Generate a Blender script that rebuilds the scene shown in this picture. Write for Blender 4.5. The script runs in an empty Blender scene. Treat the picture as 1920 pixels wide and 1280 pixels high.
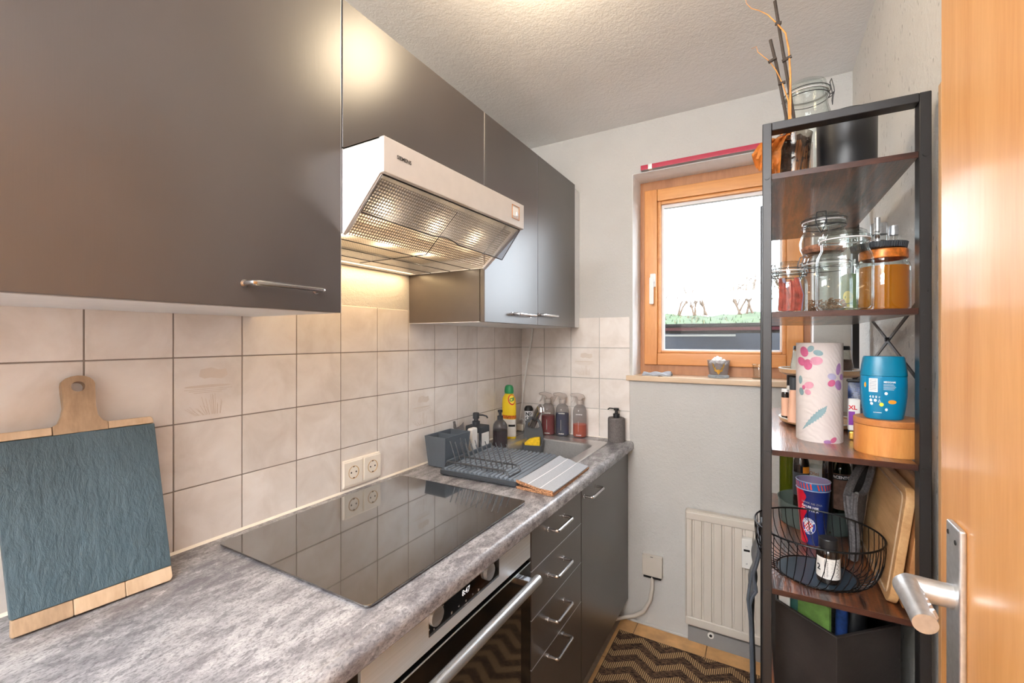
import bpy, bmesh, math, random
from mathutils import Vector, Matrix, Euler
random.seed(7)
PI = math.pi
scene = bpy.context.scene
C = scene.collection

# ---------------------------------------------------------------- camera, world, light, exposure
cam_d = bpy.data.cameras.new('camera'); cam = bpy.data.objects.new('camera', cam_d); C.objects.link(cam)
cam.location = (1.1527, 0.0, 1.33); cam.rotation_euler = (PI/2, 0, 0.5227)
cam_d.sensor_width = 36.0; cam_d.lens = 832.6/1920*36.0; cam_d.shift_y = -3.81/1920
cam_d.clip_start = 0.02; cam_d.clip_end = 200
scene.camera = cam
vs = scene.view_settings
vs.view_transform = 'Standard'; vs.look = 'None'; vs.gamma = 1.0; vs.use_curve_mapping = False
vs.exposure = 0.36
scene.cycles.transparent_max_bounces = 32
scene.cycles.max_bounces = 10

world = bpy.data.worlds.new('world'); scene.world = world; world.use_nodes = True
wb = world.node_tree.nodes['Background']
wb.inputs[0].default_value = (0.84, 0.92, 1.0, 1); wb.inputs[1].default_value = 8.5

def area(name, loc, rot, sx, sy, power, col):
    l = bpy.data.lights.new(name, 'AREA'); l.shape = 'RECTANGLE'; l.size = sx; l.size_y = sy
    l.energy = power; l.color = col
    o = bpy.data.objects.new(name, l); o.location = loc; o.rotation_euler = rot; C.objects.link(o); return o
def globe(name, loc, rad, power, col):
    l = bpy.data.lights.new(name, 'POINT'); l.shadow_soft_size = rad; l.energy = power; l.color = col
    o = bpy.data.objects.new(name, l); o.location = loc; C.objects.link(o); return o
area('overhead_fill', (0.78, -0.75, 2.325), (0, 0, 0), 1.1, 1.1, 42, (0.97, 0.98, 1.0))  # added soft fill above and behind the camera, not a known lamp
area('uplight_fill', (0.72, -2.2, 1.96), (math.radians(158), 0, 0), 1.2, 0.5, 150, (0.95, 0.98, 1.0))  # added upward fill from the unseen end, brightens the ceiling; no window there
globe('kitchen_lamp', (0.66, 0.98, 2.22), 0.10, 5.6, (1.0, 0.80, 0.54))

# ---------------------------------------------------------------- materials
def lin(c):
    c = c/255.0
    return c/12.92 if c <= 0.04045 else ((c+0.055)/1.055)**2.4
def rgb(r, g, b): return (lin(r), lin(g), lin(b), 1.0)

class N:
    """tiny node-building helper"""
    def __init__(s, name):
        s.m = bpy.data.materials.new(name); s.m.use_nodes = True
        s.t = s.m.node_tree; s.n = s.t.nodes; s.p = s.n['Principled BSDF']; s.out = s.n['Material Output']
    def a(s, kind, **kw):
        x = s.n.new('ShaderNode'+kind)
        for k, v in kw.items():
            if k.startswith('i_'):
                key = k[2:].replace('_', ' ')
                x.inputs[key].default_value = v
            elif k.startswith('n_'): x.inputs[int(k[2:])].default_value = v
            else: setattr(x, k, v)
        return x
    def l(s, a, b): s.t.links.new(a, b)
    def pos(s, scale=(1, 1, 1), rot=(0, 0, 0), src='Position'):
        if src == 'Position': g = s.a('NewGeometry').outputs['Position']
        else: g = s.a('TexCoord').outputs[src]
        mp = s.a('Mapping'); mp.inputs['Scale'].default_value = scale; mp.inputs['Rotation'].default_value = rot
        s.l(g, mp.inputs['Vector']); return mp.outputs[0]
    def noise(s, vec, scale, detail=4, rough=.55, dist=0):
        x = s.a('TexNoise'); x.inputs['Scale'].default_value = scale; x.inputs['Detail'].default_value = detail
        x.inputs['Roughness'].default_value = rough; x.inputs['Distortion'].default_value = dist
        s.l(vec, x.inputs['Vector']); return x.outputs['Fac']
    def ramp(s, fac, stops):
        r = s.a('ValToRGB'); e = r.color_ramp.elements
        while len(e) < len(stops): e.new(0.5)
        for k, (p, c) in enumerate(stops): e[k].position = p; e[k].color = c
        s.l(fac, r.inputs[0]); return r.outputs[0]
    def mix(s, fac, a, b, mode='MIX'):
        x = s.a('MixRGB'); x.blend_type = mode
        for i, v in enumerate((fac, a, b)):
            if isinstance(v, (int, float)): x.inputs[i].default_value = v
            elif isinstance(v, tuple): x.inputs[i].default_value = v
            else: s.l(v, x.inputs[i])
        return x.outputs[0]
    def math(s, op, a, b=None):
        x = s.a('Math'); x.operation = op
        for i, v in enumerate((a, b)):
            if v is None: continue
            if isinstance(v, (int, float)): x.inputs[i].default_value = v
            else: s.l(v, x.inputs[i])
        return x.outputs[0]
    def bump(s, h, strength=.3, dist=.002):
        b = s.a('Bump'); b.inputs['Strength'].default_value = strength; b.inputs['Distance'].default_value = dist
        s.l(h, b.inputs['Height']); s.l(b.outputs[0], s.p.inputs['Normal'])
    def base(s, c):
        if isinstance(c, tuple): s.p.inputs['Base Color'].default_value = c
        else: s.l(c, s.p.inputs['Base Color'])
    def props(s, rough=.5, metal=0, spec=.5, coat=0, coatr=.1, ior=None):
        s.p.inputs['Roughness'].default_value = rough; s.p.inputs['Metallic'].default_value = metal
        s.p.inputs['Specular IOR Level'].default_value = spec
        s.p.inputs['Coat Weight'].default_value = coat; s.p.inputs['Coat Roughness'].default_value = coatr
        if ior: s.p.inputs['IOR'].default_value = ior
        return s

def plain(name, col, rough=.5, metal=0, spec=.5, nscale=30, var=.015, bump=0, bscale=200, coat=0, stretch=(1, 1, 1), trans=0, src='Position'):
    k = N(name); v = k.pos(stretch, src=src)
    n = k.noise(v, nscale, 3)
    d = tuple(max(0, c*(1-var*2)) for c in col[:3])+(1,)
    u = tuple(min(1, c*(1+var*2)) for c in col[:3])+(1,)
    k.base(k.ramp(n, [(.3, d), (.7, u)])); k.props(rough, metal, spec, coat)
    if bump: k.bump(k.noise(v, bscale, 3), bump, .001)
    if trans: k.p.inputs['Transmission Weight'].default_value = trans
    return k.m

def plaster(name, col, sc=260, st=.55, spots=False):
    k = N(name); v = k.pos()
    n = k.noise(v, 3, 3); c = k.ramp(n, [(.3, tuple(x*.93 for x in col[:3])+(1,)), (.7, col)])
    if spots:
        s = k.noise(k.pos((1, 1, .45)), 75, 2, .5)
        c = k.mix(k.ramp(s, [(.66, (0, 0, 0, 1)), (.72, (1, 1, 1, 1))]), c, tuple(x*.62 for x in col[:3])+(1,))
    k.base(c); k.props(.92, 0, .2)
    h = k.math('ADD', k.noise(v, sc, 4, .6), k.math('MULTIPLY', k.noise(v, sc*.35, 3), 1.1))
    k.bump(h, st, .004); return k.m

def wood(name, light, dark, axis='Z', sc=18, rough=.35, stretch=14, coat=0.0, bump=.15, contrast=(.35, .65), src='Position', spec=.5):
    k = N(name); s = {'X': (1/stretch*2, 1, 1), 'Y': (1, 1/stretch*2, 1), 'Z': (1, 1, 1/stretch*2)}[axis]
    v = k.pos(s, src=src); n = k.noise(v, sc, 5, .6, .6); f = k.noise(v, sc*9, 3, .6)
    m = k.math('ADD', k.math('MULTIPLY', n, .72), k.math('MULTIPLY', f, .28))
    k.base(k.ramp(m, [(contrast[0], dark), (contrast[1], light)])); k.props(rough, 0, spec, coat, .15)
    if bump: k.bump(f, bump, .0008)
    return k.m

M = {}
M['wall'] = plaster('white_plaster', rgb(202, 200, 197))
M['wall_r'] = plaster('rough_white_plaster', rgb(224, 221, 216), 180, .6, True)
M['ceil'] = plaster('ceiling_plaster', rgb(243, 243, 243), 150, .4)
# wall tiles
def tile_mat():
    k = N('beige_wall_tile'); v = k.pos()
    n = k.noise(v, 9, 5, .6, .5); c = k.ramp(n, [(.32, rgb(216, 207, 200)), (.55, rgb(229, 222, 217)), (.75, rgb(235, 230, 226))])
    oi = k.a('ObjectInfo'); hs = k.a('HueSaturation'); mr = k.a('MapRange'); k.l(oi.outputs['Random'], mr.inputs[0])
    mr.inputs[3].default_value = .93; mr.inputs[4].default_value = 1.04
    k.l(mr.outputs[0], hs.inputs['Value']); k.l(c, hs.inputs['Color']); k.base(hs.outputs[0])
    k.props(.32, 0, .5); k.bump(k.noise(v, 60, 3), .12, .001); return k.m
M['tile'] = tile_mat()
M['grout'] = plain('grey_grout', rgb(142, 132, 124), .9)
M['grout_f'] = plain('floor_grout', rgb(110, 88, 62), .9)
M['ftile'] = plain('ochre_floor_tile', rgb(208, 160, 106), .4, nscale=14, var=.1, bump=.1, bscale=60)
M['motif'] = plain('tile_motif', rgb(198, 182, 168), .4)
M['motif2'] = plain('tile_motif_pale', rgb(214, 202, 192), .4)
def counter_mat():
    k = N('grey_stone_laminate'); v = k.pos((1, .5, 1), (0, 0, .6))
    big = k.noise(v, 9, 6, .72, .5); med = k.noise(v, 42, 6, .8, .3); fine = k.noise(k.pos((1, .6, 1), (0, 0, .6)), 240, 3, .7)
    c = k.ramp(big, [(.34, rgb(108, 106, 111)), (.5, rgb(148, 146, 149)), (.64, rgb(176, 174, 176))])
    c = k.mix(k.ramp(med, [(.40, (.75, .75, .75, 1)), (.50, (0, 0, 0, 1))]), c, rgb(104, 101, 106))
    c = k.mix(k.ramp(med, [(.54, (0, 0, 0, 1)), (.66, (.6, .6, .6, 1))]), c, rgb(196, 193, 194))
    c = k.mix(k.ramp(fine, [(.40, (.5, .5, .5, 1)), (.48, (0, 0, 0, 1))]), c, rgb(86, 83, 88))
    k.base(c); k.props(.27, 0, .5); k.bump(fine, .12, .0006); return k.m
M['counter'] = counter_mat()
def front_mat():
    k = N('anthracite_cabinet_front'); v = k.pos((1, 1, .03)); n = k.noise(v, 500, 2, .5); b = k.noise(k.pos(), 4, 2)
    k.base(k.ramp(b, [(.3, rgb(62, 56, 54)), (.7, rgb(70, 64, 62))])); k.props(.32, 0, .5, ior=1.92); k.bump(n, .10, .0006); return k.m
M['front'] = front_mat()
M['carcass'] = plain('grey_brown_carcass', rgb(84, 76, 72), .3, spec=.7)
M['cabwhite'] = plain('white_carcass', rgb(225, 226, 228), .45)
M['edge'] = plain('aluminium_edge', rgb(205, 208, 214), .3, .6)
M['chrome'] = plain('satin_chrome', rgb(205, 205, 208), .18, 1.0, var=.02)
M['steel'] = plain('brushed_steel', rgb(205, 208, 211), .32, .85, nscale=300, stretch=(1, .02, 1), var=.05)
M['sink'] = plain('sink_steel', rgb(196, 196, 197), .30, .8, nscale=200, stretch=(1, .05, 1), var=.05)
M['ovenpanel'] = plain('oven_steel_panel', rgb(214, 222, 228), .42, .5, nscale=300, stretch=(1, .02, 1), var=.03)
M['blackglass'] = plain('black_glass', rgb(10, 11, 12), .04, 0, .8, var=0, coat=1)
M['ovenglass'] = plain('oven_door_glass', rgb(12, 12, 13), .14, 0, .3, var=.1)
M['hob'] = plain('hob_glass', rgb(7, 8, 9), .03, 0, 1.0, var=0, coat=1.0)
bpy.data.materials['hob_glass'].node_tree.nodes['Principled BSDF'].inputs['IOR'].default_value = 2.1
M['hoodwhite'] = plain('hood_white_enamel', rgb(198, 193, 189), .35)
M['hoodgrey'] = plain('hood_grey_plastic', rgb(196, 196, 200), .4)
M['filter'] = plain('filter_grid_metal', rgb(176, 164, 148), .35, .5)
M['fleece'] = plain('filter_fleece', rgb(235, 228, 214), .9)
M['black'] = plain('black_plastic', rgb(26, 27, 30), .4)
M['blackm'] = plain('matt_black_metal', rgb(44, 43, 44), .42, .35, spec=.6)
M['wiregrey'] = plain('grey_wire', rgb(66, 68, 72), .3, .3)
M['blackw'] = plain('black_wire', rgb(22, 22, 24), .35, .6)
M['dgrey'] = plain('dark_grey_plastic', rgb(84, 92, 101), .36)
M['dgrey2'] = plain('anthracite_plastic', rgb(54, 58, 64), .5)
M['silicone'] = plain('grey_silicone', rgb(78, 80, 84), .55)
M['concrete'] = plain('grey_stone_dispenser', rgb(104, 98, 96), .8, nscale=180, var=.15, bump=.3)
M['white'] = plain('white_plastic', rgb(232, 231, 228), .4)
M['cream'] = plain('cream_plastic', rgb(228, 220, 206), .4)
M['paper'] = plain('white_label', rgb(232, 230, 226), .6)
M['socketw'] = plain('socket_white', rgb(236, 228, 216), .35)
M['socketin'] = plain('socket_inner', rgb(196, 160, 112), .5)
M['dark'] = plain('dark_void', rgb(20, 18, 17), .8)
M['rad'] = plain('radiator_enamel', rgb(206, 198, 188), .45, nscale=5)
M['radbase'] = plain('grey_skirting_paint', rgb(140, 138, 138), .8, bump=.2)
M['winwood'] = wood('window_pine', rgb(218, 152, 84), rgb(196, 126, 62), 'Z', 14, .35)
M['winwoodx'] = wood('window_pine_rail', rgb(218, 152, 84), rgb(198, 128, 64), 'X', 14, .35)
M['winframe'] = wood('window_frame_pine', rgb(184, 128, 84), rgb(160, 104, 66), 'Z', 14, .4)
M['seal'] = plain('white_glazing_seal', rgb(224, 222, 224), .4)
M['reveal'] = plain('white_recess_lining', rgb(240, 241, 243), .7, spec=.2)
M['sill'] = wood('sill_wood', rgb(218, 194, 166), rgb(204, 176, 146), 'X', 12, .3)
M['door'] = wood('door_beech_veneer', rgb(226, 168, 104), rgb(208, 144, 78), 'Z', 20, .42, 22, coat=.2, bump=.05, spec=.5)
M['dooredge'] = wood('door_edge', rgb(226, 186, 140), rgb(204, 160, 112), 'Z', 20, .5)
M['alu'] = plain('satin_aluminium', rgb(206, 208, 210), .4, .9, nscale=120, var=.05)
M['plinth'] = plain('brown_grey_strip', rgb(134, 116, 100), .5, nscale=40, var=.08)
M['red'] = plain('magenta_red_rail', rgb(178, 34, 66), .4)
def rustic():
    k = N('rustic_shelf_board'); v = k.pos((1, .07, 1)); n = k.noise(v, 70, 5, .7, .4); big = k.noise(k.pos((1, .35, 1)), 14, 4, .6, .6); saw = k.noise(k.pos((.25, 1, 1)), 240, 3, .6)
    m = k.math('ADD', k.math('MULTIPLY', n, .6), k.math('MULTIPLY', big, .4))
    k.base(k.ramp(m, [(.40, rgb(38, 26, 22)), (.50, rgb(92, 52, 32)), (.60, rgb(146, 84, 42))])); k.props(.3, 0, .9, .6, .12)
    k.bump(k.math('ADD', n, k.math('MULTIPLY', saw, .35)), 1.0, .0022); return k.m
M['rustic'] = rustic()
M['rusticedge'] = wood('rustic_board_edge', rgb(80, 46, 34), rgb(36, 24, 22), 'X', 26, .35, 10, spec=.3)
M['bamboo'] = wood('bamboo', rgb(222, 156, 88), rgb(196, 124, 60), 'Z', 26, .35, 16)
M['bambool'] = wood('bamboo_lid', rgb(198, 134, 78), rgb(176, 108, 56), 'Y', 26, .35, 16)
M['board'] = wood('oak_cutting_board', rgb(206, 166, 118), rgb(172, 128, 80), 'Y', 20, .5, 18)
M['board2'] = wood('dark_cutting_board', rgb(188, 136, 86), rgb(142, 94, 54), 'Y', 18, .5, 12)
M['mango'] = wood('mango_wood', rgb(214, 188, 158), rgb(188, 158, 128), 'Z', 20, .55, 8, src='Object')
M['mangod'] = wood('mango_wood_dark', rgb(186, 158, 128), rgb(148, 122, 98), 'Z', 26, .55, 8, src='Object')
M['woodlazy'] = wood('carousel_wood', rgb(214, 176, 136), rgb(190, 146, 104), 'X', 20, .45)
def slate():
    k = N('blue_grey_slate'); v = k.pos((1, 1.6, .5), (0, .0, .2), 'Object'); n = k.noise(v, 5, 5, .6, .8); f = k.noise(k.pos((1, 1, .38), (0, .25, 0), 'Object'), 60, 6, .62, .25)
    k.base(k.ramp(n, [(.3, rgb(60, 80, 90)), (.7, rgb(80, 102, 113))])); k.props(.5, 0, .5)
    k.bump(k.math('ADD', f, n), .8, .008); return k.m
M['slate'] = slate()
def rug():
    k = N('zigzag_rug'); g = k.a('NewGeometry'); s = k.a('SeparateXYZ'); k.l(g.outputs['Position'], s.inputs[0]); X, Y = s.outputs[0], s.outputs[1]
    wob = k.noise(k.pos(), 60, 2)
    zig = k.math('PINGPONG', k.math('ADD', X, .03), .088)
    v = k.math('FRACT', k.math('DIVIDE', k.math('ADD', k.math('ADD', Y, k.math('MULTIPLY', zig, .72)), k.math('MULTIPLY', wob, .010)), .080))
    band = k.math('GREATER_THAN', v, .54)
    wv = k.a('TexWave'); wv.wave_type = 'BANDS'; wv.bands_direction = 'X'; wv.inputs['Scale'].default_value = 42; wv.inputs['Distortion'].default_value = .4
    k.l(g.outputs['Position'], wv.inputs['Vector'])
    tan = k.mix(k.ramp(wv.outputs['Fac'], [(.3, (0, 0, 0, 1)), (.5, (1, 1, 1, 1))]), rgb(70, 52, 40), rgb(180, 146, 106))
    st = k.noise(k.pos((.25, 1, 1)), 330, 3)
    drk = k.ramp(st, [(.4, rgb(40, 30, 26)), (.62, rgb(112, 86, 66))])
    k.base(k.mix(band, drk, tan)); k.props(.9, 0, .2)
    k.bump(k.math('ADD', wv.outputs['Fac'], st), .6, .003); return k.m
M['rug'] = rug()
M['leather'] = plain('dark_faux_leather', rgb(42, 37, 35), .55, nscale=12, var=.16, bump=.4, bscale=120)
M['leatherl'] = plain('blue_grey_faux_leather', rgb(70, 76, 84), .4, nscale=12, var=.16, bump=.4, bscale=120)
M['cloth'] = plain('charcoal_cloth', rgb(88, 86, 88), .9, nscale=220, var=.2, bump=.6, bscale=400)
M['towelw'] = plain('light_grey_towel', rgb(170, 174, 182), .95, nscale=300, var=.06, bump=.5, bscale=500)
M['towelb'] = plain('brown_towel_weave', rgb(160, 116, 84), .95, nscale=230, var=.42, bump=.7, bscale=420)
M['hem'] = plain('white_towel_stripe', rgb(236, 236, 238), .95)
M['sponge'] = plain('yellow_sponge', rgb(240, 196, 40), .9, nscale=90, var=.08, bump=.8, bscale=160)
M['leaf'] = plain('dried_orange_leaf', rgb(196, 118, 48), .6, nscale=40, var=.25)
M['stem'] = plain('dried_stem', rgb(206, 140, 70), .6, nscale=40, var=.15)
M['stick'] = plain('plant_stick', rgb(62, 52, 46), .7)
M['bark'] = plain('bark_substrate', rgb(66, 52, 44), .95, nscale=60, var=.4, bump=.8, bscale=80)
M['beans'] = plain('brown_pods', rgb(150, 112, 86), .7, nscale=70, var=.3)
M['coco'] = plain('brown_flakes', rgb(150, 100, 76), .9, nscale=90, var=.3, bump=.8)
M['whitepow'] = plain('white_powder', rgb(236, 232, 226), .95)
M['coffee'] = plain('ground_coffee', rgb(112, 84, 72), .95, nscale=60, var=.2)
M['redfood'] = plain('dried_chillies', rgb(168, 70, 56), .5, nscale=50, var=.25)
M['green'] = plain('green_can', rgb(96, 136, 70), .4)
M['gold'] = plain('gold_foil', rgb(206, 160, 70), .35, .6)
M['copper'] = plain('orange_lid', rgb(206, 116, 44), .35, .3, nscale=80, var=.25)
M['turq'] = plain('turquoise_plastic', rgb(0, 118, 152), .32, nscale=5, var=.03)
M['turql'] = plain('turquoise_label', rgb(0, 122, 164), .28, nscale=5, var=.05)
M['navy'] = plain('navy_bag', rgb(36, 58, 108), .35, nscale=70, var=.3)
M['bluebag'] = plain('blue_bag', rgb(20, 104, 158), .3)
M['pinkprint'] = plain('pink_print', rgb(190, 92, 128), .8, nscale=30, var=.12)
M['pinklight'] = plain('light_pink_print', rgb(202, 142, 160), .8, nscale=30, var=.1)
M['purpleprint'] = plain('purple_print', rgb(160, 118, 168), .8, nscale=30, var=.1)
M['lilac'] = plain('lilac_print', rgb(164, 158, 188), .8, nscale=30, var=.1)
M['tealprint'] = plain('teal_print', rgb(126, 152, 158), .8, nscale=30, var=.1)
def towelpaper():
    k = N('kitchen_paper'); v = k.pos(); k.base(k.ramp(k.noise(v, 12, 2), [(.3, rgb(198, 188, 184)), (.7, rgb(208, 199, 196))])); k.props(.9, 0, .2)
    w = k.a('TexWave'); w.wave_type = 'RINGS'; w.rings_direction = 'SPHERICAL'; w.inputs['Scale'].default_value = 40; w.inputs['Distortion'].default_value = 6; k.l(v, w.inputs['Vector'])
    k.bump(w.outputs['Fac'], .4, .001); return k.m
M['kpaper'] = towelpaper()
M['cupblue'] = plain('cup_navy', rgb(26, 44, 110), .35)
M['cupred'] = plain('cup_red', rgb(206, 30, 52), .35)
M['cuporange'] = plain('cup_orange', rgb(240, 78, 60), .35)
M['cupsky'] = plain('cup_sky_blue', rgb(28, 116, 190), .35)
M['cuplilac'] = plain('cup_inside', rgb(164, 150, 190), .45)
M['cuprim'] = plain('cup_rim', rgb(190, 206, 232), .3)
M['pwhite'] = plain('print_white', rgb(238, 238, 240), .5, var=0)
M['pblack'] = plain('print_black', rgb(24, 24, 26), .5, var=0)
M['pyellow'] = plain('print_yellow', rgb(244, 216, 60), .5, var=.02)
M['porange'] = plain('print_orange', rgb(240, 150, 40), .5, var=.02)
M['pred'] = plain('print_red', rgb(206, 30, 40), .5, var=0)
M['ppurple'] = plain('print_purple', rgb(128, 50, 148), .5, var=0)
M['pgrey'] = plain('print_grey', rgb(150, 150, 156), .5, var=0)
M['pblue'] = plain('print_blue', rgb(34, 62, 160), .5, var=0)
M['pgreen'] = plain('print_green', rgb(30, 130, 70), .5, var=0)
M['yellowb'] = plain('yellow_bottle', rgb(240, 206, 40), .35)
M['greencap'] = plain('green_cap', rgb(34, 140, 84), .35)
M['beige'] = plain('beige_label', rgb(226, 176, 148), .6)
M['teal'] = plain('teal_plastic', rgb(80, 130, 120), .45)
M['card'] = plain('green_card', rgb(104, 140, 66), .6, nscale=50, var=.12)
M['brownbottle'] = plain('dark_brown_glass', rgb(34, 26, 22), .08, 0, .8)
M['plate'] = plain('blue_black_plate', rgb(44, 58, 70), .3)
M['traygrey'] = plain('grey_metal_tray', rgb(120, 126, 124), .35, .4)
M['greyglass'] = plain('grey_frosted_glass', rgb(150, 158, 164), .35)
M['tarp'] = plain('dark_tarpaulin', rgb(34, 38, 44), .8, spec=.05, nscale=3, var=.2, bump=0)
M['redboard'] = plain('red_brown_board', rgb(52, 20, 22), .6, spec=.1)
M['raildark'] = plain('dark_coping', rgb(18, 15, 14), .7, spec=.1, nscale=30, var=.4)
M['railmetal'] = plain('galvanised_rail', rgb(86, 85, 80), .6, spec=.2)
M['grass'] = plain('grass_bank', rgb(38, 58, 20), .9, nscale=3, var=.25)
M['drygrass'] = plain('dry_grass', rgb(96, 86, 60), .9, nscale=3, var=.2)
M['twig'] = plain('pale_twigs', rgb(92, 72, 56), .9)
M['soil'] = plain('pale_ground', rgb(90, 84, 76), .9)
M['orangewood'] = wood('orange_cabinet_side', rgb(206, 122, 66), rgb(170, 92, 46), 'Z', 20, .4)

def emis(name, col, s):
    k = N(name); k.base(col); k.p.inputs['Emission Color'].default_value = col; k.p.inputs['Emission Strength'].default_value = s; return k.m
M['lamp'] = emis('hood_lamp_diffuser', (1.0, .84, .58, 1), 1.1)
M['led'] = emis('led_digits', (.8, .85, .9, 1), .5)

def thin(name, tint=(.97, .985, .98, 1), edge=(.72, .78, .78, 1), gl=1.0, body=None, bodyfac=0.0, rough=.02):
    """thin clear wall: transmitted light + Fresnel reflection, darker at grazing angles; optional scattering body"""
    k = N(name); k.n.remove(k.p)
    lw = k.a('LayerWeight'); lw.inputs['Blend'].default_value = .35; lf = k.a('LayerWeight'); lf.inputs['Blend'].default_value = .5
    f3 = k.math('POWER', lw.outputs['Facing'], 2.2)
    tc = k.mix(f3, tint, edge); tr = k.a('BsdfTransparent'); k.l(tc, tr.inputs[0])
    cur = tr.outputs[0]
    if body:
        df = k.a('BsdfDiffuse'); df.inputs[0].default_value = body
        tl = k.a('BsdfTranslucent'); tl.inputs[0].default_value = body
        mm = k.a('MixShader'); mm.inputs[0].default_value = .5; k.l(df.outputs[0], mm.inputs[1]); k.l(tl.outputs[0], mm.inputs[2])
        m2 = k.a('MixShader'); m2.inputs[0].default_value = bodyfac; k.l(cur, m2.inputs[1]); k.l(mm.outputs[0], m2.inputs[2]); cur = m2.outputs[0]
    fr = k.math('ADD', .04, k.math('MULTIPLY', .9, k.math('POWER', lf.outputs['Facing'], 5.0)))
    gs = k.a('BsdfGlossy'); gs.inputs['Roughness'].default_value = rough
    mx = k.a('MixShader'); k.l(k.math('MULTIPLY', fr, gl), mx.inputs[0]); k.l(cur, mx.inputs[1]); k.l(gs.outputs[0], mx.inputs[2])
    k.l(mx.outputs[0], k.out.inputs['Surface']); return k.m
M['glass'] = thin('clear_jar_glass')
M['pane'] = thin('window_glass', (.99, .99, .99, 1), (.9, .93, .93, 1), .9)
M['visor'] = thin('smoky_visor', (.80, .82, .86, 1), (.55, .57, .62, 1), 1.0, rgb(170, 174, 184), .22, .12)
M['honey'] = thin('amber_honey', (.92, .58, .16, 1), (.75, .36, .06, 1), .5, rgb(238, 160, 48), .6)
M['honeyb'] = thin('bright_amber', (.98, .6, .1, 1), (.9, .45, .05, 1), .5, rgb(250, 170, 20), .5)
M['frost'] = thin('frosted_plastic', (.86, .86, .87, 1), (.6, .6, .62, 1), .8, rgb(186, 180, 178), .28, .2)
M['frostd'] = thin('frosted_grey_bottle', (.62, .62, .64, 1), (.4, .42, .45, 1), .8, rgb(126, 126, 132), .40, .25)
M['spraytop'] = thin('clear_sprayer', (.9, .88, .88, 1), (.75, .72, .7, 1), .9, rgb(228, 220, 215), .8, .15)
M['liqred'] = thin('red_liquid', (.7, .1, .16, 1), (.5, .03, .08, 1), .5, rgb(196, 14, 52), .92, .1)
M['liqblue'] = thin('blue_liquid', (.1, .2, .4, 1), (.05, .1, .25, 1), .5, rgb(24, 64, 122), .92, .1)
M['liqorange'] = thin('orange_liquid', (.95, .45, .25, 1), (.8, .3, .15, 1), .5, rgb(250, 112, 60), .9, .1)
M['liqdred'] = thin('dark_red_soap', (.3, .05, .1, 1), (.2, .02, .05, 1), .5, rgb(92, 28, 46), .8, .1)
M['greenglass'] = thin('olive_green_glass', (.42, .45, .10, 1), (.16, .2, .04, 1), 1.0, rgb(96, 104, 24), .45)
M['dgreenglass'] = thin('dark_green_glass', (.10, .14, .06, 1), (.04, .06, .02, 1), 1.0, rgb(30, 38, 20), .6)
M['clearpot'] = thin('clear_orchid_pot', (.75, .72, .68, 1), (.55, .52, .5, 1), .9, rgb(150, 130, 120), .15, .1)
M['tealglass'] = thin('grey_green_bowl_glass', (.62, .7, .68, 1), (.4, .5, .48, 1), 1.0, rgb(150, 164, 160), .45, .1)

# ---------------------------------------------------------------- geometry helpers
def wm(o):
    m = o.matrix_basis.copy(); p = o.parent
    while p is not None: m = p.matrix_basis @ m; p = p.parent
    return m

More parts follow.
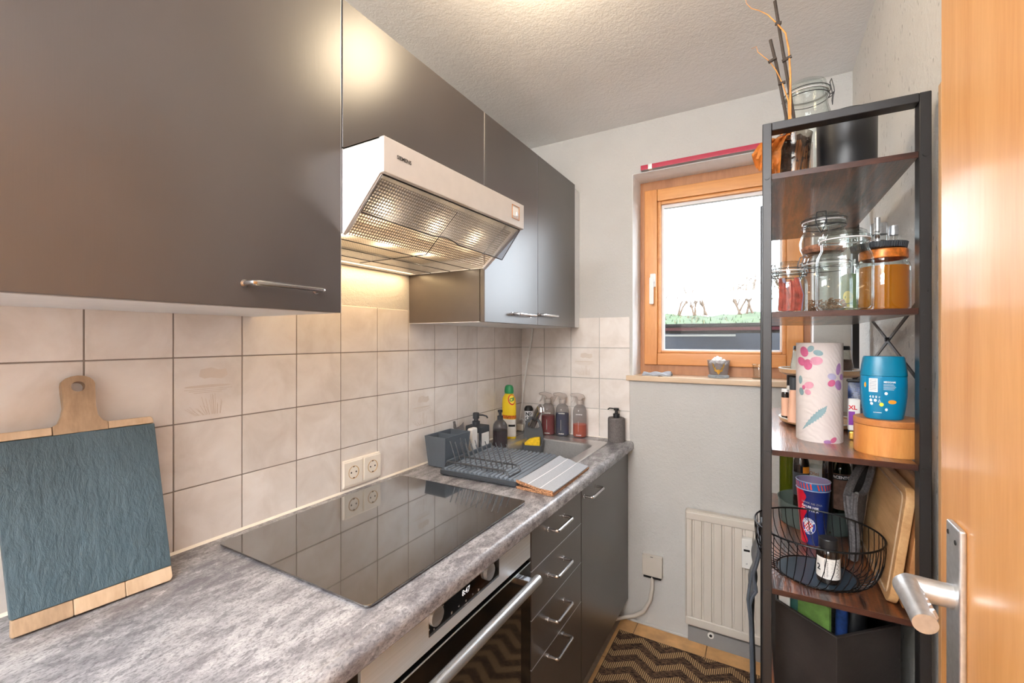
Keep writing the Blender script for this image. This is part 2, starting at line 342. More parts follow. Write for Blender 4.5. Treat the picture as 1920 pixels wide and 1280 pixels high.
class B:
    def __init__(s): s.bm = bmesh.new()
    def _add(s, t, mat=None):
        me = bpy.data.meshes.new('t'); t.to_mesh(me); t.free()
        if mat is not None: me.transform(mat)
        s.bm.from_mesh(me); bpy.data.meshes.remove(me); return s
    def box(s, x0, x1, y0, y1, z0, z1, bev=0.0, seg=2, mat=None):
        t = bmesh.new(); bmesh.ops.create_cube(t, size=1)
        for v in t.verts: v.co = Vector(((x0+x1)/2+v.co.x*(x1-x0), (y0+y1)/2+v.co.y*(y1-y0), (z0+z1)/2+v.co.z*(z1-z0)))
        if bev: bmesh.ops.bevel(t, geom=list(t.edges), offset=bev, segments=seg, profile=.5, affect='EDGES', clamp_overlap=True)
        return s._add(t, mat)
    def hexa(s, bot, top, bev=0.0, seg=2):
        t = bmesh.new(); n = len(bot); a = [t.verts.new(p) for p in bot]; b = [t.verts.new(p) for p in top]
        t.faces.new(a[::-1]); t.faces.new(b)
        for i in range(n): t.faces.new((a[i], a[(i+1) % n], b[(i+1) % n], b[i]))
        bmesh.ops.recalc_face_normals(t, faces=t.faces)
        if bev: bmesh.ops.bevel(t, geom=list(t.edges), offset=bev, segments=seg, profile=.5, affect='EDGES', clamp_overlap=True)
        return s._add(t)
    def prism(s, pts, axis, a0, a1, bev=0.0, seg=2, mat=None):
        """2D outline extruded along axis; pts are the two other axes in order"""
        def P(p, q):
            return {'X': (q, p[0], p[1]), 'Y': (p[0], q, p[1]), 'Z': (p[0], p[1], q)}[axis]
        t = bmesh.new(); n = len(pts); a = [t.verts.new(P(p, a0)) for p in pts]; b = [t.verts.new(P(p, a1)) for p in pts]
        t.faces.new(a); t.faces.new(b[::-1])
        for i in range(n): t.faces.new((a[i], b[i], b[(i+1) % n], a[(i+1) % n]))
        bmesh.ops.recalc_face_normals(t, faces=t.faces)
        if bev: bmesh.ops.bevel(t, geom=list(t.edges), offset=bev, segments=seg, profile=.5, affect='EDGES', clamp_overlap=True)
        return s._add(t, mat)
    def lathe(s, prof, seg=32, c=(0, 0, 0), mat=None, sx=1, sy=1, power=None):
        t = bmesh.new(); rings = []
        for r, z in prof:
            if r < 1e-6: rings.append([t.verts.new((c[0], c[1], c[2]+z))])
            else:
                ring = []
                for i in range(seg):
                    a = 2*PI*i/seg; ca, sa = math.cos(a), math.sin(a)
                    if power:
                        k = (abs(ca)**power+abs(sa)**power)**(-1/power); ca *= k; sa *= k
                    ring.append(t.verts.new((c[0]+r*ca*sx, c[1]+r*sa*sy, c[2]+z)))
                rings.append(ring)
        for A, D in zip(rings, rings[1:]):
            if len(A) == 1 and len(D) == 1: continue
            if len(A) == 1:
                for i in range(seg): t.faces.new((A[0], D[i], D[(i+1) % seg]))
            elif len(D) == 1:
                for i in range(seg): t.faces.new((A[i], D[0], A[(i+1) % seg]))
            else:
                for i in range(seg): t.faces.new((A[i], D[i], D[(i+1) % seg], A[(i+1) % seg]))
        bmesh.ops.recalc_face_normals(t, faces=t.faces)
        return s._add(t, mat)
    def cyl(s, p, q, r, seg=16, r2=None):
        return s.tube([p, q], r, seg, r2=r2)
    def tube(s, pts, r, seg=8, closed=False, r2=None, flat=1.0):
        pts = [Vector(p) for p in pts]; t = bmesh.new(); n = len(pts); rings = []; up = None
        for i, p in enumerate(pts):
            if closed: d = pts[(i+1) % n]-pts[(i-1) % n]
            elif i == 0: d = pts[1]-pts[0]
            elif i == n-1: d = pts[-1]-pts[-2]
            else: d = (pts[i+1]-p).normalized()+(p-pts[i-1]).normalized()
            d.normalize()
            if up is None: up = Vector((0, 0, 1)) if abs(d.z) < .9 else Vector((1, 0, 0))
            x = d.cross(up); x.normalize(); y = x.cross(d); y.normalize(); up = y
            rr = r if r2 is None else r+(r2-r)*i/max(1, n-1)
            if isinstance(r, (list, tuple)): rr = r[i]
            rings.append([t.verts.new(p+x*math.cos(2*PI*k/seg)*rr+y*math.sin(2*PI*k/seg)*rr*flat) for k in range(seg)])
        pairs = list(zip(rings, rings[1:]))+([(rings[-1], rings[0])] if closed else [])
        for A, D in pairs:
            for k in range(seg): t.faces.new((A[k], A[(k+1) % seg], D[(k+1) % seg], D[k]))
        if not closed: t.faces.new(rings[0][::-1]); t.faces.new(rings[-1])
        bmesh.ops.recalc_face_normals(t, faces=t.faces)
        return s._add(t)
    def grid(s, fn, nu, nv, thick=0):
        t = bmesh.new(); V = [[t.verts.new(fn(i/nu, j/nv)) for j in range(nv+1)] for i in range(nu+1)]
        for i in range(nu):
            for j in range(nv): t.faces.new((V[i][j], V[i+1][j], V[i+1][j+1], V[i][j+1]))
        if thick:
            bmesh.ops.recalc_face_normals(t, faces=t.faces)
            bmesh.ops.solidify(t, geom=list(t.faces), thickness=thick)
        return s._add(t)
    def mesh(s, verts, faces):
        t = bmesh.new(); V = [t.verts.new(v) for v in verts]
        for f in faces: t.faces.new([V[i] for i in f])
        return s._add(t)
    def o(s, name, mat, parent=None, smooth=None, local=False, auto=True):
        me = bpy.data.meshes.new(name)
        if parent is not None and not local: s.bm.transform(wm(parent).inverted())
        s.bm.to_mesh(me); s.bm.free(); me.materials.append(M[mat] if isinstance(mat, str) else mat)
        ob = bpy.data.objects.new(name, me); C.objects.link(ob)
        if smooth is not False:
            for p in me.polygons: p.use_smooth = True
            try: me.set_sharp_from_angle(angle=math.radians(35 if smooth is None else smooth))
            except Exception: pass
            wn_ = ob.modifiers.new('weighted', 'WEIGHTED_NORMAL'); wn_.keep_sharp = True
        if parent is not None: ob.parent = parent
        return ob

def parts(b, name, mat, parent=None, **kw):
    '''one object for every loose piece of the builder's mesh'''
    bm = b.bm; bm.verts.ensure_lookup_table(); seen = set(); res = []
    for v0 in bm.verts:
        if v0 in seen: continue
        st = [v0]; comp = []; seen.add(v0)
        while st:
            v = st.pop(); comp.append(v)
            for e in v.link_edges:
                w_ = e.other_vert(v)
                if w_ not in seen: seen.add(w_); st.append(w_)
        nb = B(); mp = {v: nb.bm.verts.new(v.co) for v in comp}
        fs = {f for v in comp for f in v.link_faces}
        for f in fs: nb.bm.faces.new([mp[v] for v in f.verts])
        nb.bm.normal_update(); res.append(nb.o(name, mat, parent, **kw))
    bm.free(); return res

def tag(o, label, cat, group=None):
    o['label'] = label; o['category'] = cat
    if group: o['group'] = group
    return o
def thing(name, label, cat, loc=(0, 0, 0), rz=0.0, group=None):
    o = bpy.data.objects.new(name, None); C.objects.link(o); o.empty_display_size = .05
    o.location = loc; o.rotation_euler = (0, 0, rz); return tag(o, label, cat, group)
def struct(o): o['kind'] = 'structure'; return o
def sroot(name, loc=(0, 0, 0)):
    o = bpy.data.objects.new(name, None); C.objects.link(o); o.location = loc; return struct(o)

def text_verts(s, size, align='CENTER', bold=0.0):
    cu = bpy.data.curves.new('t', 'FONT'); cu.body = s; cu.size = size; cu.align_x = align; cu.align_y = 'CENTER'; cu.resolution_u = 2; cu.offset = bold
    ob = bpy.data.objects.new('t', cu); C.objects.link(ob); bpy.context.view_layer.update()
    me = bpy.data.meshes.new_from_object(ob.evaluated_get(bpy.context.evaluated_depsgraph_get()))
    vs_ = [v.co.copy() for v in me.vertices]; fs = [tuple(p.vertices) for p in me.polygons]
    bpy.data.objects.remove(ob); bpy.data.curves.remove(cu); bpy.data.meshes.remove(me)
    return vs_, fs
def text(b, s, size, fn, bold=0.0, align='CENTER', rot=0):
    v, f = text_verts(s, size, align, bold); c, q = math.cos(rot), math.sin(rot)
    b.mesh([fn(p.x*c-p.y*q, p.x*q+p.y*c) for p in v], f); return b
def shape2d(pts, fn, b):
    """flat print: polygon (2D list) mapped on a surface with fn"""
    n = len(pts); cx = sum(p[0] for p in pts)/n; cy = sum(p[1] for p in pts)/n
    b.mesh([fn(cx, cy)]+[fn(*p) for p in pts], [(0, i+1, (i+1) % n+1) for i in range(n)]); return b
def ell(cx, cy, a, c, rot=0, n=14):
    return [(cx+a*math.cos(t)*math.cos(rot)-c*math.sin(t)*math.sin(rot), cy+a*math.cos(t)*math.sin(rot)+c*math.sin(t)*math.cos(rot)) for t in [2*PI*i/n for i in range(n)]]
def rect(x0, x1, y0, y1): return [(x0, y0), (x1, y0), (x1, y1), (x0, y1)]
def arc(cx, cy, r, a0, a1, n): return [(cx+r*math.cos(a0+(a1-a0)*i/n), cy+r*math.sin(a0+(a1-a0)*i/n)) for i in range(n+1)]
def rrect(x0, x1, y0, y1, r, n=5):
    return arc(x1-r, y0+r, r, -PI/2, 0, n)+arc(x1-r, y1-r, r, 0, PI/2, n)+arc(x0+r, y1-r, r, PI/2, PI, n)+arc(x0+r, y0+r, r, PI, 1.5*PI, n)

FT = 0.0; CZ = 0.85          # floor and worktop heights
DY = 2.107                    # back wall
RX = 1.432                    # right wall
CH = 2.349                    # ceiling

# ================================================================ SETTING
fl = struct(B().box(-.1, RX+.1, -2.3, 2.4, -.06, -.003).o('floor', 'grout_f', smooth=False))
proto = None
for i in range(-1, 5):
    for j in range(0, 15):
        x0 = .024+.3*(i+.0); x1 = x0+.3; y1 = DY-.3*j; y0 = y1-.3
        x0 = max(x0, .0); x1 = min(x1, RX)
        if x1-x0 < .02 or x1 < .40: continue
        B().box(x0+.0015, x1-.0015, y0+.0015, y1-.0015, -.010, 0, .001, 1).o('tile', 'ftile', fl, smooth=False)
wl = struct(B().box(-.15, -.003, -2.3, 2.4, -.06, CH+.1).o('wall_left', 'wall', smooth=False))
wr = struct(B().box(RX, RX+.15, -2.3, 2.4, -.06, CH+.1).o('wall_right', 'wall_r', smooth=False))
struct(B().box(-.1, RX+.1, -2.45, -2.3, -.06, CH+.1).o('wall_front', 'wall', smooth=False))
struct(B().box(-.1, RX+.1, -2.4, 2.4, CH, CH+.12).o('ceiling', 'ceil', smooth=False))
WX0, WX1, WZ0, WZ1 = .5975, 1.310, 1.137, 2.1115
wbk = struct(B().box(-.1, WX0, DY, 2.42, -.06, CH+.05).box(WX1, RX+.1, DY, 2.42, -.06, CH+.05)
             .box(WX0, WX1, DY, 2.42, -.06, WZ0).box(WX0, WX1, DY, 2.42, WZ1, CH+.05).o('wall_back', 'wall', smooth=False))
# wall tiles (15 cm) on the left and back walls
rows = [(.845, .9885), (.9885, 1.1385), (1.1385, 1.2885), (1.2885, 1.4385)]
g = .0014
B().box(-.004, -.0016, -.52, DY, .80, 1.437).o('grout_bed', 'grout', wl, smooth=False)
B().box(0, .586, DY-.0016+.003, DY+.002, .80, 1.437).o('grout_bed', 'grout', wbk, smooth=False)
def motif(parent, fn):
    b = B(); shape2d([(-.024, .030), (-.020, .046), (.002, .050), (.020, .044), (.036, .046), (.040, .030), (.026, .022), (.002, .026), (-.012, .024)], fn, b); shape2d(ell(-.004, .006, .052, .0035), fn, b)
    b.o('motif', 'motif2', parent, smooth=False, local=True)
    b = B(); r = random.Random(3)
    for k in range(22):
        x = -.03+.004*k*.62+r.uniform(-.002, .002); h = r.uniform(.02, .052) if k > 8 else r.uniform(.01, .026); lean = (x-.015)*.5
        shape2d([(x, -.062), (x+.0009, -.062), (x+lean+.0007, -.062+h), (x+lean, -.062+h)], fn, b)
    for k in range(3): shape2d(rect(-.055+.01*k, .05-.012*k, -.001-.004*k, -.0002-.004*k), fn, b)
    b.o('motif', 'motif', parent, smooth=False, local=True)
base_mesh = {}
def tilebox(kind, w, h):
    key = (kind, round(w, 4), round(h, 4))
    if key not in base_mesh:
        b = B()
        if kind == 'L': b.box(-.004, 0, -w/2, w/2, -h/2, h/2, .0012, 2)
        else: b.box(-w/2, w/2, 0, .004, -h/2, h/2, .0012, 2)
        me = bpy.data.meshes.new('tile'); b.bm.to_mesh(me); b.bm.free(); me.materials.append(M['tile']); base_mesh[key] = me
    return base_mesh[key]
for (z0, z1) in rows:
    h = z1-z0-2*g; zc = (z0+z1)/2
    y1 = DY; edges = [DY, 1.983]+[1.983-.15*k for k in range(1, 17)]
    for a, b_ in zip(edges[1:], edges[:-1]):
        w = b_-a-2*g; yc = (a+b_)/2
        t = bpy.data.objects.new('tile', tilebox('L', w, h)); t.location = (0, yc, zc); C.objects.link(t); t.parent = wl
        if (abs(yc-.558) < .02 and abs(zc-1.2135) < .02) or (abs(yc-1.308) < .02 and abs(zc-1.0635) < .02):
            motif(t, lambda x, y: (.0004, x, y))
    ed = [0, .1361, .2861, .4361, .586]
    for a, b_ in zip(ed, ed[1:]):
        w = b_-a-2*g; xc = (a+b_)/2
        t = bpy.data.objects.new('tile', tilebox('B', w, h)); t.location = (xc, DY-.004, zc); C.objects.link(t); t.parent = wbk
        if abs(xc-.361) < .02 and abs(zc-1.2135) < .02: motif(t, lambda x, y: (x, -.0004, y))
# fix object-local motif coords (they were added in tile space)
# thin lining of the window recess, whiter than the wall
struct(B().box(WX0-.0006, WX0+.0016, DY+.001, 2.252, WZ0+.023, WZ1-.0016).box(WX1-.0016, WX1+.0006, DY+.001, 2.252, WZ0+.023, WZ1-.0016).box(WX0, WX1, DY+.001, 2.252, WZ1-.0016, WZ1+.0006).o('trim_5', 'reveal', smooth=False))
# window sill
sill = B().box(.572, 1.34, 2.084, 2.262, 1.137, 1.1605, .003).o('trim_1', 'sill', smooth=None); struct(sill)
# grey skirting under the radiator
struct(B().box(.846, RX, 2.092, DY, .0, .064, .003).o('baseboard_back', 'radbase'))
for (x0, x1) in ((.56, .846),): struct(B().box(x0, x1, 2.098, DY, 0, .012, .004).o('trim_2', 'wall', smooth=False))
# window
win = sroot('window_1', (.95, 2.28, 1.14))
fy0, fy1 = 2.252, 2.33
parts(B().box(.598, .6224, fy0, fy1, 1.16, 2.111).box(1.2835, 1.3095, fy0, fy1, 1.16, 2.111), 'outer_frame', 'winframe', win)
parts(B().box(.6224, 1.2835, fy0, fy1, 2.064, 2.111).box(.6224, 1.2835, fy0, fy1, 1.16, 1.206), 'outer_frame', 'winframe', win)
sy0, sy1 = 2.232, 2.31
parts(B().box(.6224, .684, sy0, sy1, 1.2065, 2.064, .004).box(1.222, 1.2835, sy0, sy1, 1.2065, 2.064, .004), 'sash_stile', 'winwood', win)
parts(B().box(.6842, 1.2218, sy0+.001, sy1, 2.005, 2.063, .004).box(.6842, 1.2218, sy0+.001, sy1, 1.2065, 1.264, .004), 'sash_rail', 'winwoodx', win)
b = B()
for (x0, x1, z0, z1) in ((.684, .700, 1.264, 2.005), (1.206, 1.222, 1.264, 2.005)): b.box(x0, x1, sy0+.012, sy1-.01, z0, z1, .003)
b.box(.700, 1.206, sy0+.012, sy1-.01, 1.989, 2.005, .003).box(.700, 1.206, sy0+.012, sy1-.01, 1.264, 1.276, .003)
parts(b, 'glazing_bead', 'winwoodx', win)
b = B()
for (x0, x1, z0, z1) in ((.700, .7105, 1.276, 1.989), (1.1985, 1.206, 1.276, 1.989)): b.box(x0, x1, 2.262, 2.29, z0, z1)
b.box(.7105, 1.1985, 2.262, 2.29, 1.974, 1.989).box(.7105, 1.1985, 2.262, 2.29, 1.276, 1.282)
parts(b, 'glazing_seal', 'seal', win)
B().box(.702, 1.205, 2.276, 2.280, 1.278, 1.987).o('glass_pane', 'pane', win, smooth=False)
h = B().box(.652, .678, 2.222, 2.233, 1.585, 1.652, .004).cyl((.665, 2.222, 1.618), (.665, 2.200, 1.618), .009).box(.656, .675, 2.186, 2.200, 1.500, 1.630, .005, 3)
h.o('window_handle', 'white', win)

# door, opened against the right side
dr = sroot('door_1', (1.35, .30, 0))
B().box(1.332, 1.372, -.17, .716, .008, 2.02, .002).o('door_slab', 'door', dr)
B().box(1.3605, 1.372, .7165, .731, .008, 2.02, .002).o('door_rebate', 'dooredge', dr)
pl = B().box(1.3255, 1.3318, .634, .674, .76, 1.130, .0022, 3).o('handle_plate', 'alu', dr)
for (y, z) in ((.666, 1.118), (.644, 1.114)): B().cyl((1.3258, y, z), (1.3248, y, z), .0026, 12).o('screw', 'dark', pl)
B().cyl((1.3258, .652, .925), (1.3248, .652, .925), .0042, 14).box(1.3248, 1.3258, .6495, .6545, .895, .925).o('keyhole', 'dark', pl)
hz = 1.054
B().tube([(1.3265, .655, hz-.002), (1.3145, .655, hz-.002)], .0125, 24).o('spindle_collar', 'alu', dr)
B().tube([(1.317, .655, hz-.002), (1.300, .6555, hz-.001), (1.2895, .654, hz), (1.2860, .646, hz+.002), (1.2862, .632, hz+.001), (1.287, .606, hz-.002), (1.2875, .5835, hz-.005)], [.0126, .0126, .0128, .0122, .0114, .0108, .0104], 28, flat=1.0).o('lever', 'alu', dr)
b = B()
for k in range(5): b.tube([(1.2945, .636-k*.0105, hz-.006), (1.2975, .636-k*.0105, hz), (1.2945, .636-k*.0105, hz+.006)], .0026, 8)
parts(b, 'grip_ridge', 'alu', dr)
struct(B().box(1.374, RX, -.26, -.18, 0, 2.06).o('trim_3', 'dooredge', smooth=False))
# light switch seen beyond? (left out) --- red rail above the window
rr = thing('blind_rail', 'magenta red folded blind rail fixed along the top of the window recess', 'blind', (.87, 2.09, 2.113))
parts(B().box(.641, 1.19, 2.082, 2.1065, 2.1135, 2.1355, .002), 'rail', 'red', rr)
B().box(.675, .693, 2.0800, 2.1068, 2.1125, 2.1365, .001).box(.679, .689, 2.0790, 2.081, 2.118, 2.131).o('clip', 'alu', rr)
B().box(.641, 1.19, 2.083, 2.106, 2.1127, 2.1134).o('felt_strip', 'pgrey', rr)

# ================================================================ OUTSIDE
gr = B().box(-14, 14, 2.7, 40, -.25, -.2).o('ground', 'soil', smooth=False); struct(gr)
shed = thing('shed_wall', 'dark tarpaulin covered low wall with rails outside the window', 'wall', (.8, 4.05, -.2))
B().grid(lambda u, v: (-1.2+u*4.4, 3.98+.02*math.sin(v*9+u*2)+.012*math.sin(u*31), .3+v*1.08), 40, 12).o('tarpaulin', 'tarp', shed, smooth=False)
B().box(-1.2, 3.2, 4.06, 4.14, -.2, 1.45).o('backing', 'raildark', shed)
B().box(-1.2, 3.2, 3.97, 4.03, 1.437, 1.462, .004).o('coping', 'raildark', shed)
B().box(-1.2, 3.2, 3.99, 4.03, 1.405, 1.430).o('red_board', 'redboard', shed)
B().box(-.6, .93, 3.955, 3.975, 1.355, 1.371, .002).o('perforated_rail', 'railmetal', shed)
bank = thing('grass_bank', 'bright green and dry grass bank behind the dark wall outside', 'grass', (.5, 7, -.2))
def bk(u, v):
    x = -6+u*12; y = 5+v*6; return (x, y, .9+v*1.25-.25*v*v+.03*math.sin(x*3+y)+.02*math.sin(x*11+y*5))
B().grid(bk, 90, 14).o('turf', 'grass', bank)
r = random.Random(5); b = B(); b2 = B()
for k in range(2600):
    u = r.random(); v = r.random(); p = Vector(bk(u, v)); hh = r.uniform(.03, .10); w = .012; a = r.uniform(0, PI)
    (b if (p.x > .1 and r.random() < .85) or r.random() < .3 else b2).mesh([p+Vector((-w*math.cos(a), -w*math.sin(a), 0)), p+Vector((w*math.cos(a), w*math.sin(a), 0)), p+Vector((r.uniform(-.03, .03), 0, hh))], [(0, 1, 2)])
x = b.o('grass_blades', 'grass', bank, smooth=False); x['kind'] = 'stuff'
x = b2.o('grass_blades', 'drygrass', bank, smooth=False); x['kind'] = 'stuff'
shr = []
def shrub(x, y, H, seed, label):
    r = random.Random(seed); b = B()
    def br(p, d, L, rad, lev):
        q = p+d*L; mid = p+d*L*.5+Vector((r.uniform(-.06, .06), r.uniform(-.06, .06), 0))*L
        b.tube([p, mid, q], rad, 4, r2=rad*.55)
        if lev <= 0: return
        for k in range(r.choice((2, 3, 3))):
            t = r.uniform(.45, 1); s0 = p.lerp(q, t)
            nd = (d+Vector((r.uniform(-.75, .75), r.uniform(-.6, .6), r.uniform(-.15, .5)))).normalized()
            br(s0, nd, L*r.uniform(.5, .8), rad*.6, lev-1)
    for k in range(7):
        d = Vector((r.uniform(-.55, .55), r.uniform(-.3, .3), 1)).normalized()
        br(Vector((x+r.uniform(-.35, .35), y+r.uniform(-.1, .1), 1.86)), d, H*r.uniform(.32, .48), .026, 3)
    o = b.o('bare_shrub', 'twig'); tag(o, label, 'shrub', 'bare shrubs on the bank outside the window')
shrub(-1.35, 10.8, 1.15, 11, 'bare shrub outside seen at the left edge of the window pane')
shrub(-.35, 10.6, .85, 12, 'low pale bare shrub outside seen left of the window middle')
shrub(.75, 10.8, 1.0, 13, 'bare twiggy shrub outside seen in the middle of the window')
shrub(1.7, 10.5, 1.3, 14, 'tallest bare tan shrub outside seen behind the green grass')
shrub(2.6, 10.8, 1.25, 15, 'bare tan shrub outside seen beside the black rack post')

# ================================================================ BASE UNITS
FX = .578
def bow_handle(parent, y0, y1, z, x0, out=.034, r=.0048, name='handle', mat='chrome'):
    c = .008; b = B(); x1 = x0+out
    pts = [(x0, y0, z), (x1-c, y0, z), (x1-c*.3, y0+c*.3, z), (x1, y0+c, z), (x1, y1-c, z), (x1-c*.3, y1-c*.3, z), (x1-c, y1, z), (x0, y1, z)]
    b.tube(pts, r, 10); b.cyl((x0, y0, z), (x0+.002, y0, z), r*1.5, 12); b.cyl((x0, y1, z), (x0+.002, y1, z), r*1.5, 12)
    return b.o(name, mat, parent)
# corner cabinet left of oven
k = thing('base_cabinet', 'base cabinet with orange wood side left of the built-in oven', 'cabinet', (.28, .2, 0))
B().box(.02, .556, -.50, .482, .10, .808).o('body', 'orangewood', k, smooth=False)
B().box(.558, .574, -.49, .478, .105, .80, .001).o('door', 'orangewood', k)
# oven
ov = thing('built_in_oven', 'stainless built-in oven with black glass door under the hob', 'oven', (.28, .8, .10))
B().box(.04, .556, .50, 1.10, .10, .808).o('body', 'dark', ov, smooth=False)
B().box(.486+.07, .572, .484, .503, .10, .808).o('side_trim', 'dark', ov)
pn = B().box(.558, FX, .505, 1.101, .7215, .810, .0015).o('control_panel', 'ovenpanel', ov)
dp = B().box(FX-.001, FX+.0012, .671, .9325, .7465, .7985, .0006, 1).o('display', 'blackglass', ov)
for (yc) in (.688, .881):
    kn = B().prism(ell(yc, .785-.002, .0190, .0190, 0, 32), 'X', FX, FX+.010, .0015).o('knob', 'steel', ov)
F = lambda dx: (lambda y, z, dx=dx: (FX+dx, y, z))
b = B(); text(b, '8:47', .017, lambda x, y: (FX+.0016, .793+x, .779+y), .0003); b.o('clock_digits', 'led', dp, smooth=False)
b = B()
for yc in (.688, .881):
    for a in range(0, 360, 36):
        if yc > .8 and a > 200: continue
        aa = math.radians(a-60); cy, cz = yc+.0262*math.cos(aa), .783+.0262*math.sin(aa)
        if cz > .797: continue
        text(b, random.choice('oxvo=ha'), .0075, lambda x, y: (FX+.0016, cy+x, cz+y))
for (yy, s) in ((.742, '\u25a1'), (.767, '<'), (.793, 'o'), (.819, '>'), (.842, 'ip')):
    text(b, s if s != '\u25a1' else '#', .0085, lambda x, y: (FX+.0016, yy+x, .7585+y)); 
    if s in 'o#ip': shape2d(rect(yy-.006, yy+.006, .7505, .7512), lambda x, y: (FX+.0016, x, y), b)
parts(b, 'symbol', 'pwhite', dp, smooth=False)
od = B().box(.556, FX, .505, 1.101, .145, .712, .0015).o('oven_door', 'ovenglass', ov)
B().box(FX-.004, FX+.0008, .507, 1.099, .7075, .7105).o('trim_strip', 'ovenpanel', od)
B().box(FX, FX+.0005, .56, 1.045, .20, .62, .0).o('inner_window', 'blackglass', od, smooth=False)
b = B().tube([(.6225, .518, .6915), (.6225, 1.060, .6915)], .0125, 20, flat=1.0)
b.o('door_handle', 'steel', ov)
for y in (.548, 1.034): B().box(FX-.001, .620, y-.011, y+.011, .683, .700, .002).o('handle_bracket', 'chrome', ov)
# drawers
k = thing('drawer_unit', 'narrow anthracite base unit with four drawers right of the oven', 'cabinet', (.28, 1.3, .10))
B().box(.04, .556, 1.1055, 1.489, .10, .808).o('body', 'carcass', k, smooth=False)
zs = [.806, .676, .5375, .3985, .10]; hzs = [.759, .622, .487, .376]
for i in range(4):
    d = B().box(.558, FX, 1.1065, 1.4885, zs[i+1]+.0022, zs[i]-.0008, .0008, 1).o('drawer', 'front', k)
    B().box(.559, FX+.0004, 1.1065, 1.4885, zs[i+1]+.0004, zs[i+1]+.0022).o('edge_strip', 'edge', d, smooth=False)
    bow_handle(d, 1.213, 1.330, hzs[i], FX)
# sink unit
k = thing('sink_cabinet', 'anthracite sink base cabinet with one tall door beside the back wall', 'cabinet', (.28, 1.8, .10))
B().box(.04, .556, 1.4915, 2.103, .10, .66).box(.536, .556, 1.4915, 2.103, .66, .808).o('body', 'carcass', k, smooth=False)
d = B().box(.558, FX, 1.4935, 2.101, .102, .806, .001, 1).o('door', 'front', k)
bow_handle(d, 1.515, 1.640, .766, FX)
struct(B().box(.05, .530, -.5, DY-.004, 0, .098).o('baseboard_left', 'carcass', smooth=False))
struct(B().prism([(.531, 0), (.548, 0), (.546, .006), (.536, .012), (.533, .03), (.531, .03)], 'Y', -.5, DY-.004).o('trim_4', 'plinth'))
# worktop with rounded nose
wt = thing('worktop', 'mottled grey stone look laminate worktop along the left wall', 'worktop', (.3, .8, CZ-.04))
SX0, SX1, SY0, SY1 = .118, .474, 1.640, 1.952
nose = [(.50, CZ-.04), (.50, CZ)]+[(.585+.019*math.sin(a), CZ-.019+.019*math.cos(a)) for a in [PI/2*i/6 for i in range(7)]]+[(.604, CZ-.034), (.600, CZ-.0395)]
b = B().prism(nose, 'Y', -.52, DY-.0008)
b.box(.0004, .50, -.52, SY0, CZ-.04, CZ).box(.0004, SX0, SY0, SY1, CZ-.04, CZ).box(SX1, .50, SY0, SY1, CZ-.04, CZ).box(.0004, .50, SY1, DY-.0008, CZ-.04, CZ)
bmesh.ops.remove_doubles(b.bm, verts=b.bm.verts, dist=1e-5)
b.o('slab', 'counter', wt)
B().prism([(.0004, CZ), (.007, CZ), (.0045, CZ+.003), (.0004, CZ+.005)], 'Y', -.52, DY-.008).prism([(DY-.0008, CZ), (DY-.007, CZ), (DY-.0008, CZ+.005)], 'X', .007, .586).o('silicone_joint', 'socketw', wt)
# hob
hb = thing('glass_hob', 'black glass induction hob set in the worktop above the oven', 'hob', (.29, .85, CZ))
hp = rrect(.046, .540, .5525, 1.149, .012, 5)
B().prism(hp, 'Z', CZ+.0035, CZ+.0078, .001, 2).o('glass_plate', 'hob', hb)
B().prism(rrect(.052, .534, .5585, 1.143, .01, 4), 'Z', CZ, CZ+.0036).o('gasket', 'black', hb)
# sink
sk = thing('sink', 'stainless steel inset sink with one bowl in front of the spray bottles', 'sink', (.3, 1.8, CZ))
def ring(o, i, z0, z1):
    n = len(o); V = [(x, y, z0) for x, y in o]+[(x, y, z1) for x, y in i]
    return V, [(k, (k+1) % n, (k+1) % n+n, k+n) for k in range(n)]
o_ = rrect(.075, .514, 1.575, 2.015, .02, 6); o2 = rrect(.079, .510, 1.579, 2.011, .018, 6); i_ = rrect(.121, .471, 1.643, 1.949, .06, 6)
i2 = rrect(.127, .465, 1.650, 1.942, .058, 6); i3 = rrect(.135, .457, 1.658, 1.934, .055, 6); i4 = rrect(.16, .43, 1.68, 1.91, .05, 6)
b = B(); V, Fc = ring(o_, o2, CZ+.0008, CZ+.0035); b.mesh(V, Fc); V, Fc = ring(o2, i_, CZ+.0035, CZ+.0025); b.mesh(V, Fc)
V, Fc = ring(i_, i2, CZ+.0025, CZ-.006); b.mesh(V, Fc); V, Fc = ring(i2, i3, CZ-.006, CZ-.135); b.mesh(V, Fc); V, Fc = ring(i3, i4, CZ-.135, CZ-.15); b.mesh(V, Fc)
b.mesh([(x, y, CZ-.15) for x, y in i4], [tuple(range(len(i4)))])
bmesh.ops.remove_doubles(b.bm, verts=b.bm.verts, dist=1e-5); bmesh.ops.recalc_face_normals(b.bm, faces=b.bm.faces)
b.o('basin', 'sink', sk, smooth=50)
B().lathe([(0, .002), (.028, .002), (.032, .0)], 24, (.295, 1.79, CZ-.15)).o('drain', 'chrome', sk)
fc = thing('mixer_tap', 'chrome mixer tap with slanted spout behind the sponge holder', 'tap', (.118, 1.985, CZ+.003))
B().lathe([(0, 0), (.026, 0), (.026, .006), (.021, .010), (.0205, .055), (.018, .062), (0, .064)], 28, (.118, 1.985, CZ+.003)).o('body', 'chrome', fc)
B().tube([(.118, 1.985, CZ+.035), (.150, 1.955, CZ+.072), (.185, 1.915, CZ+.112), (.217, 1.878, CZ+.148), (.236, 1.856, CZ+.164)], [.0165, .017, .0165, .0155, .0155], 20).o('spout', 'chrome', fc)
B().tube([(.236, 1.856, CZ+.164), (.246, 1.845, CZ+.158), (.249, 1.842, CZ+.143)], .0155, 18).o('aerator', 'chrome', fc)
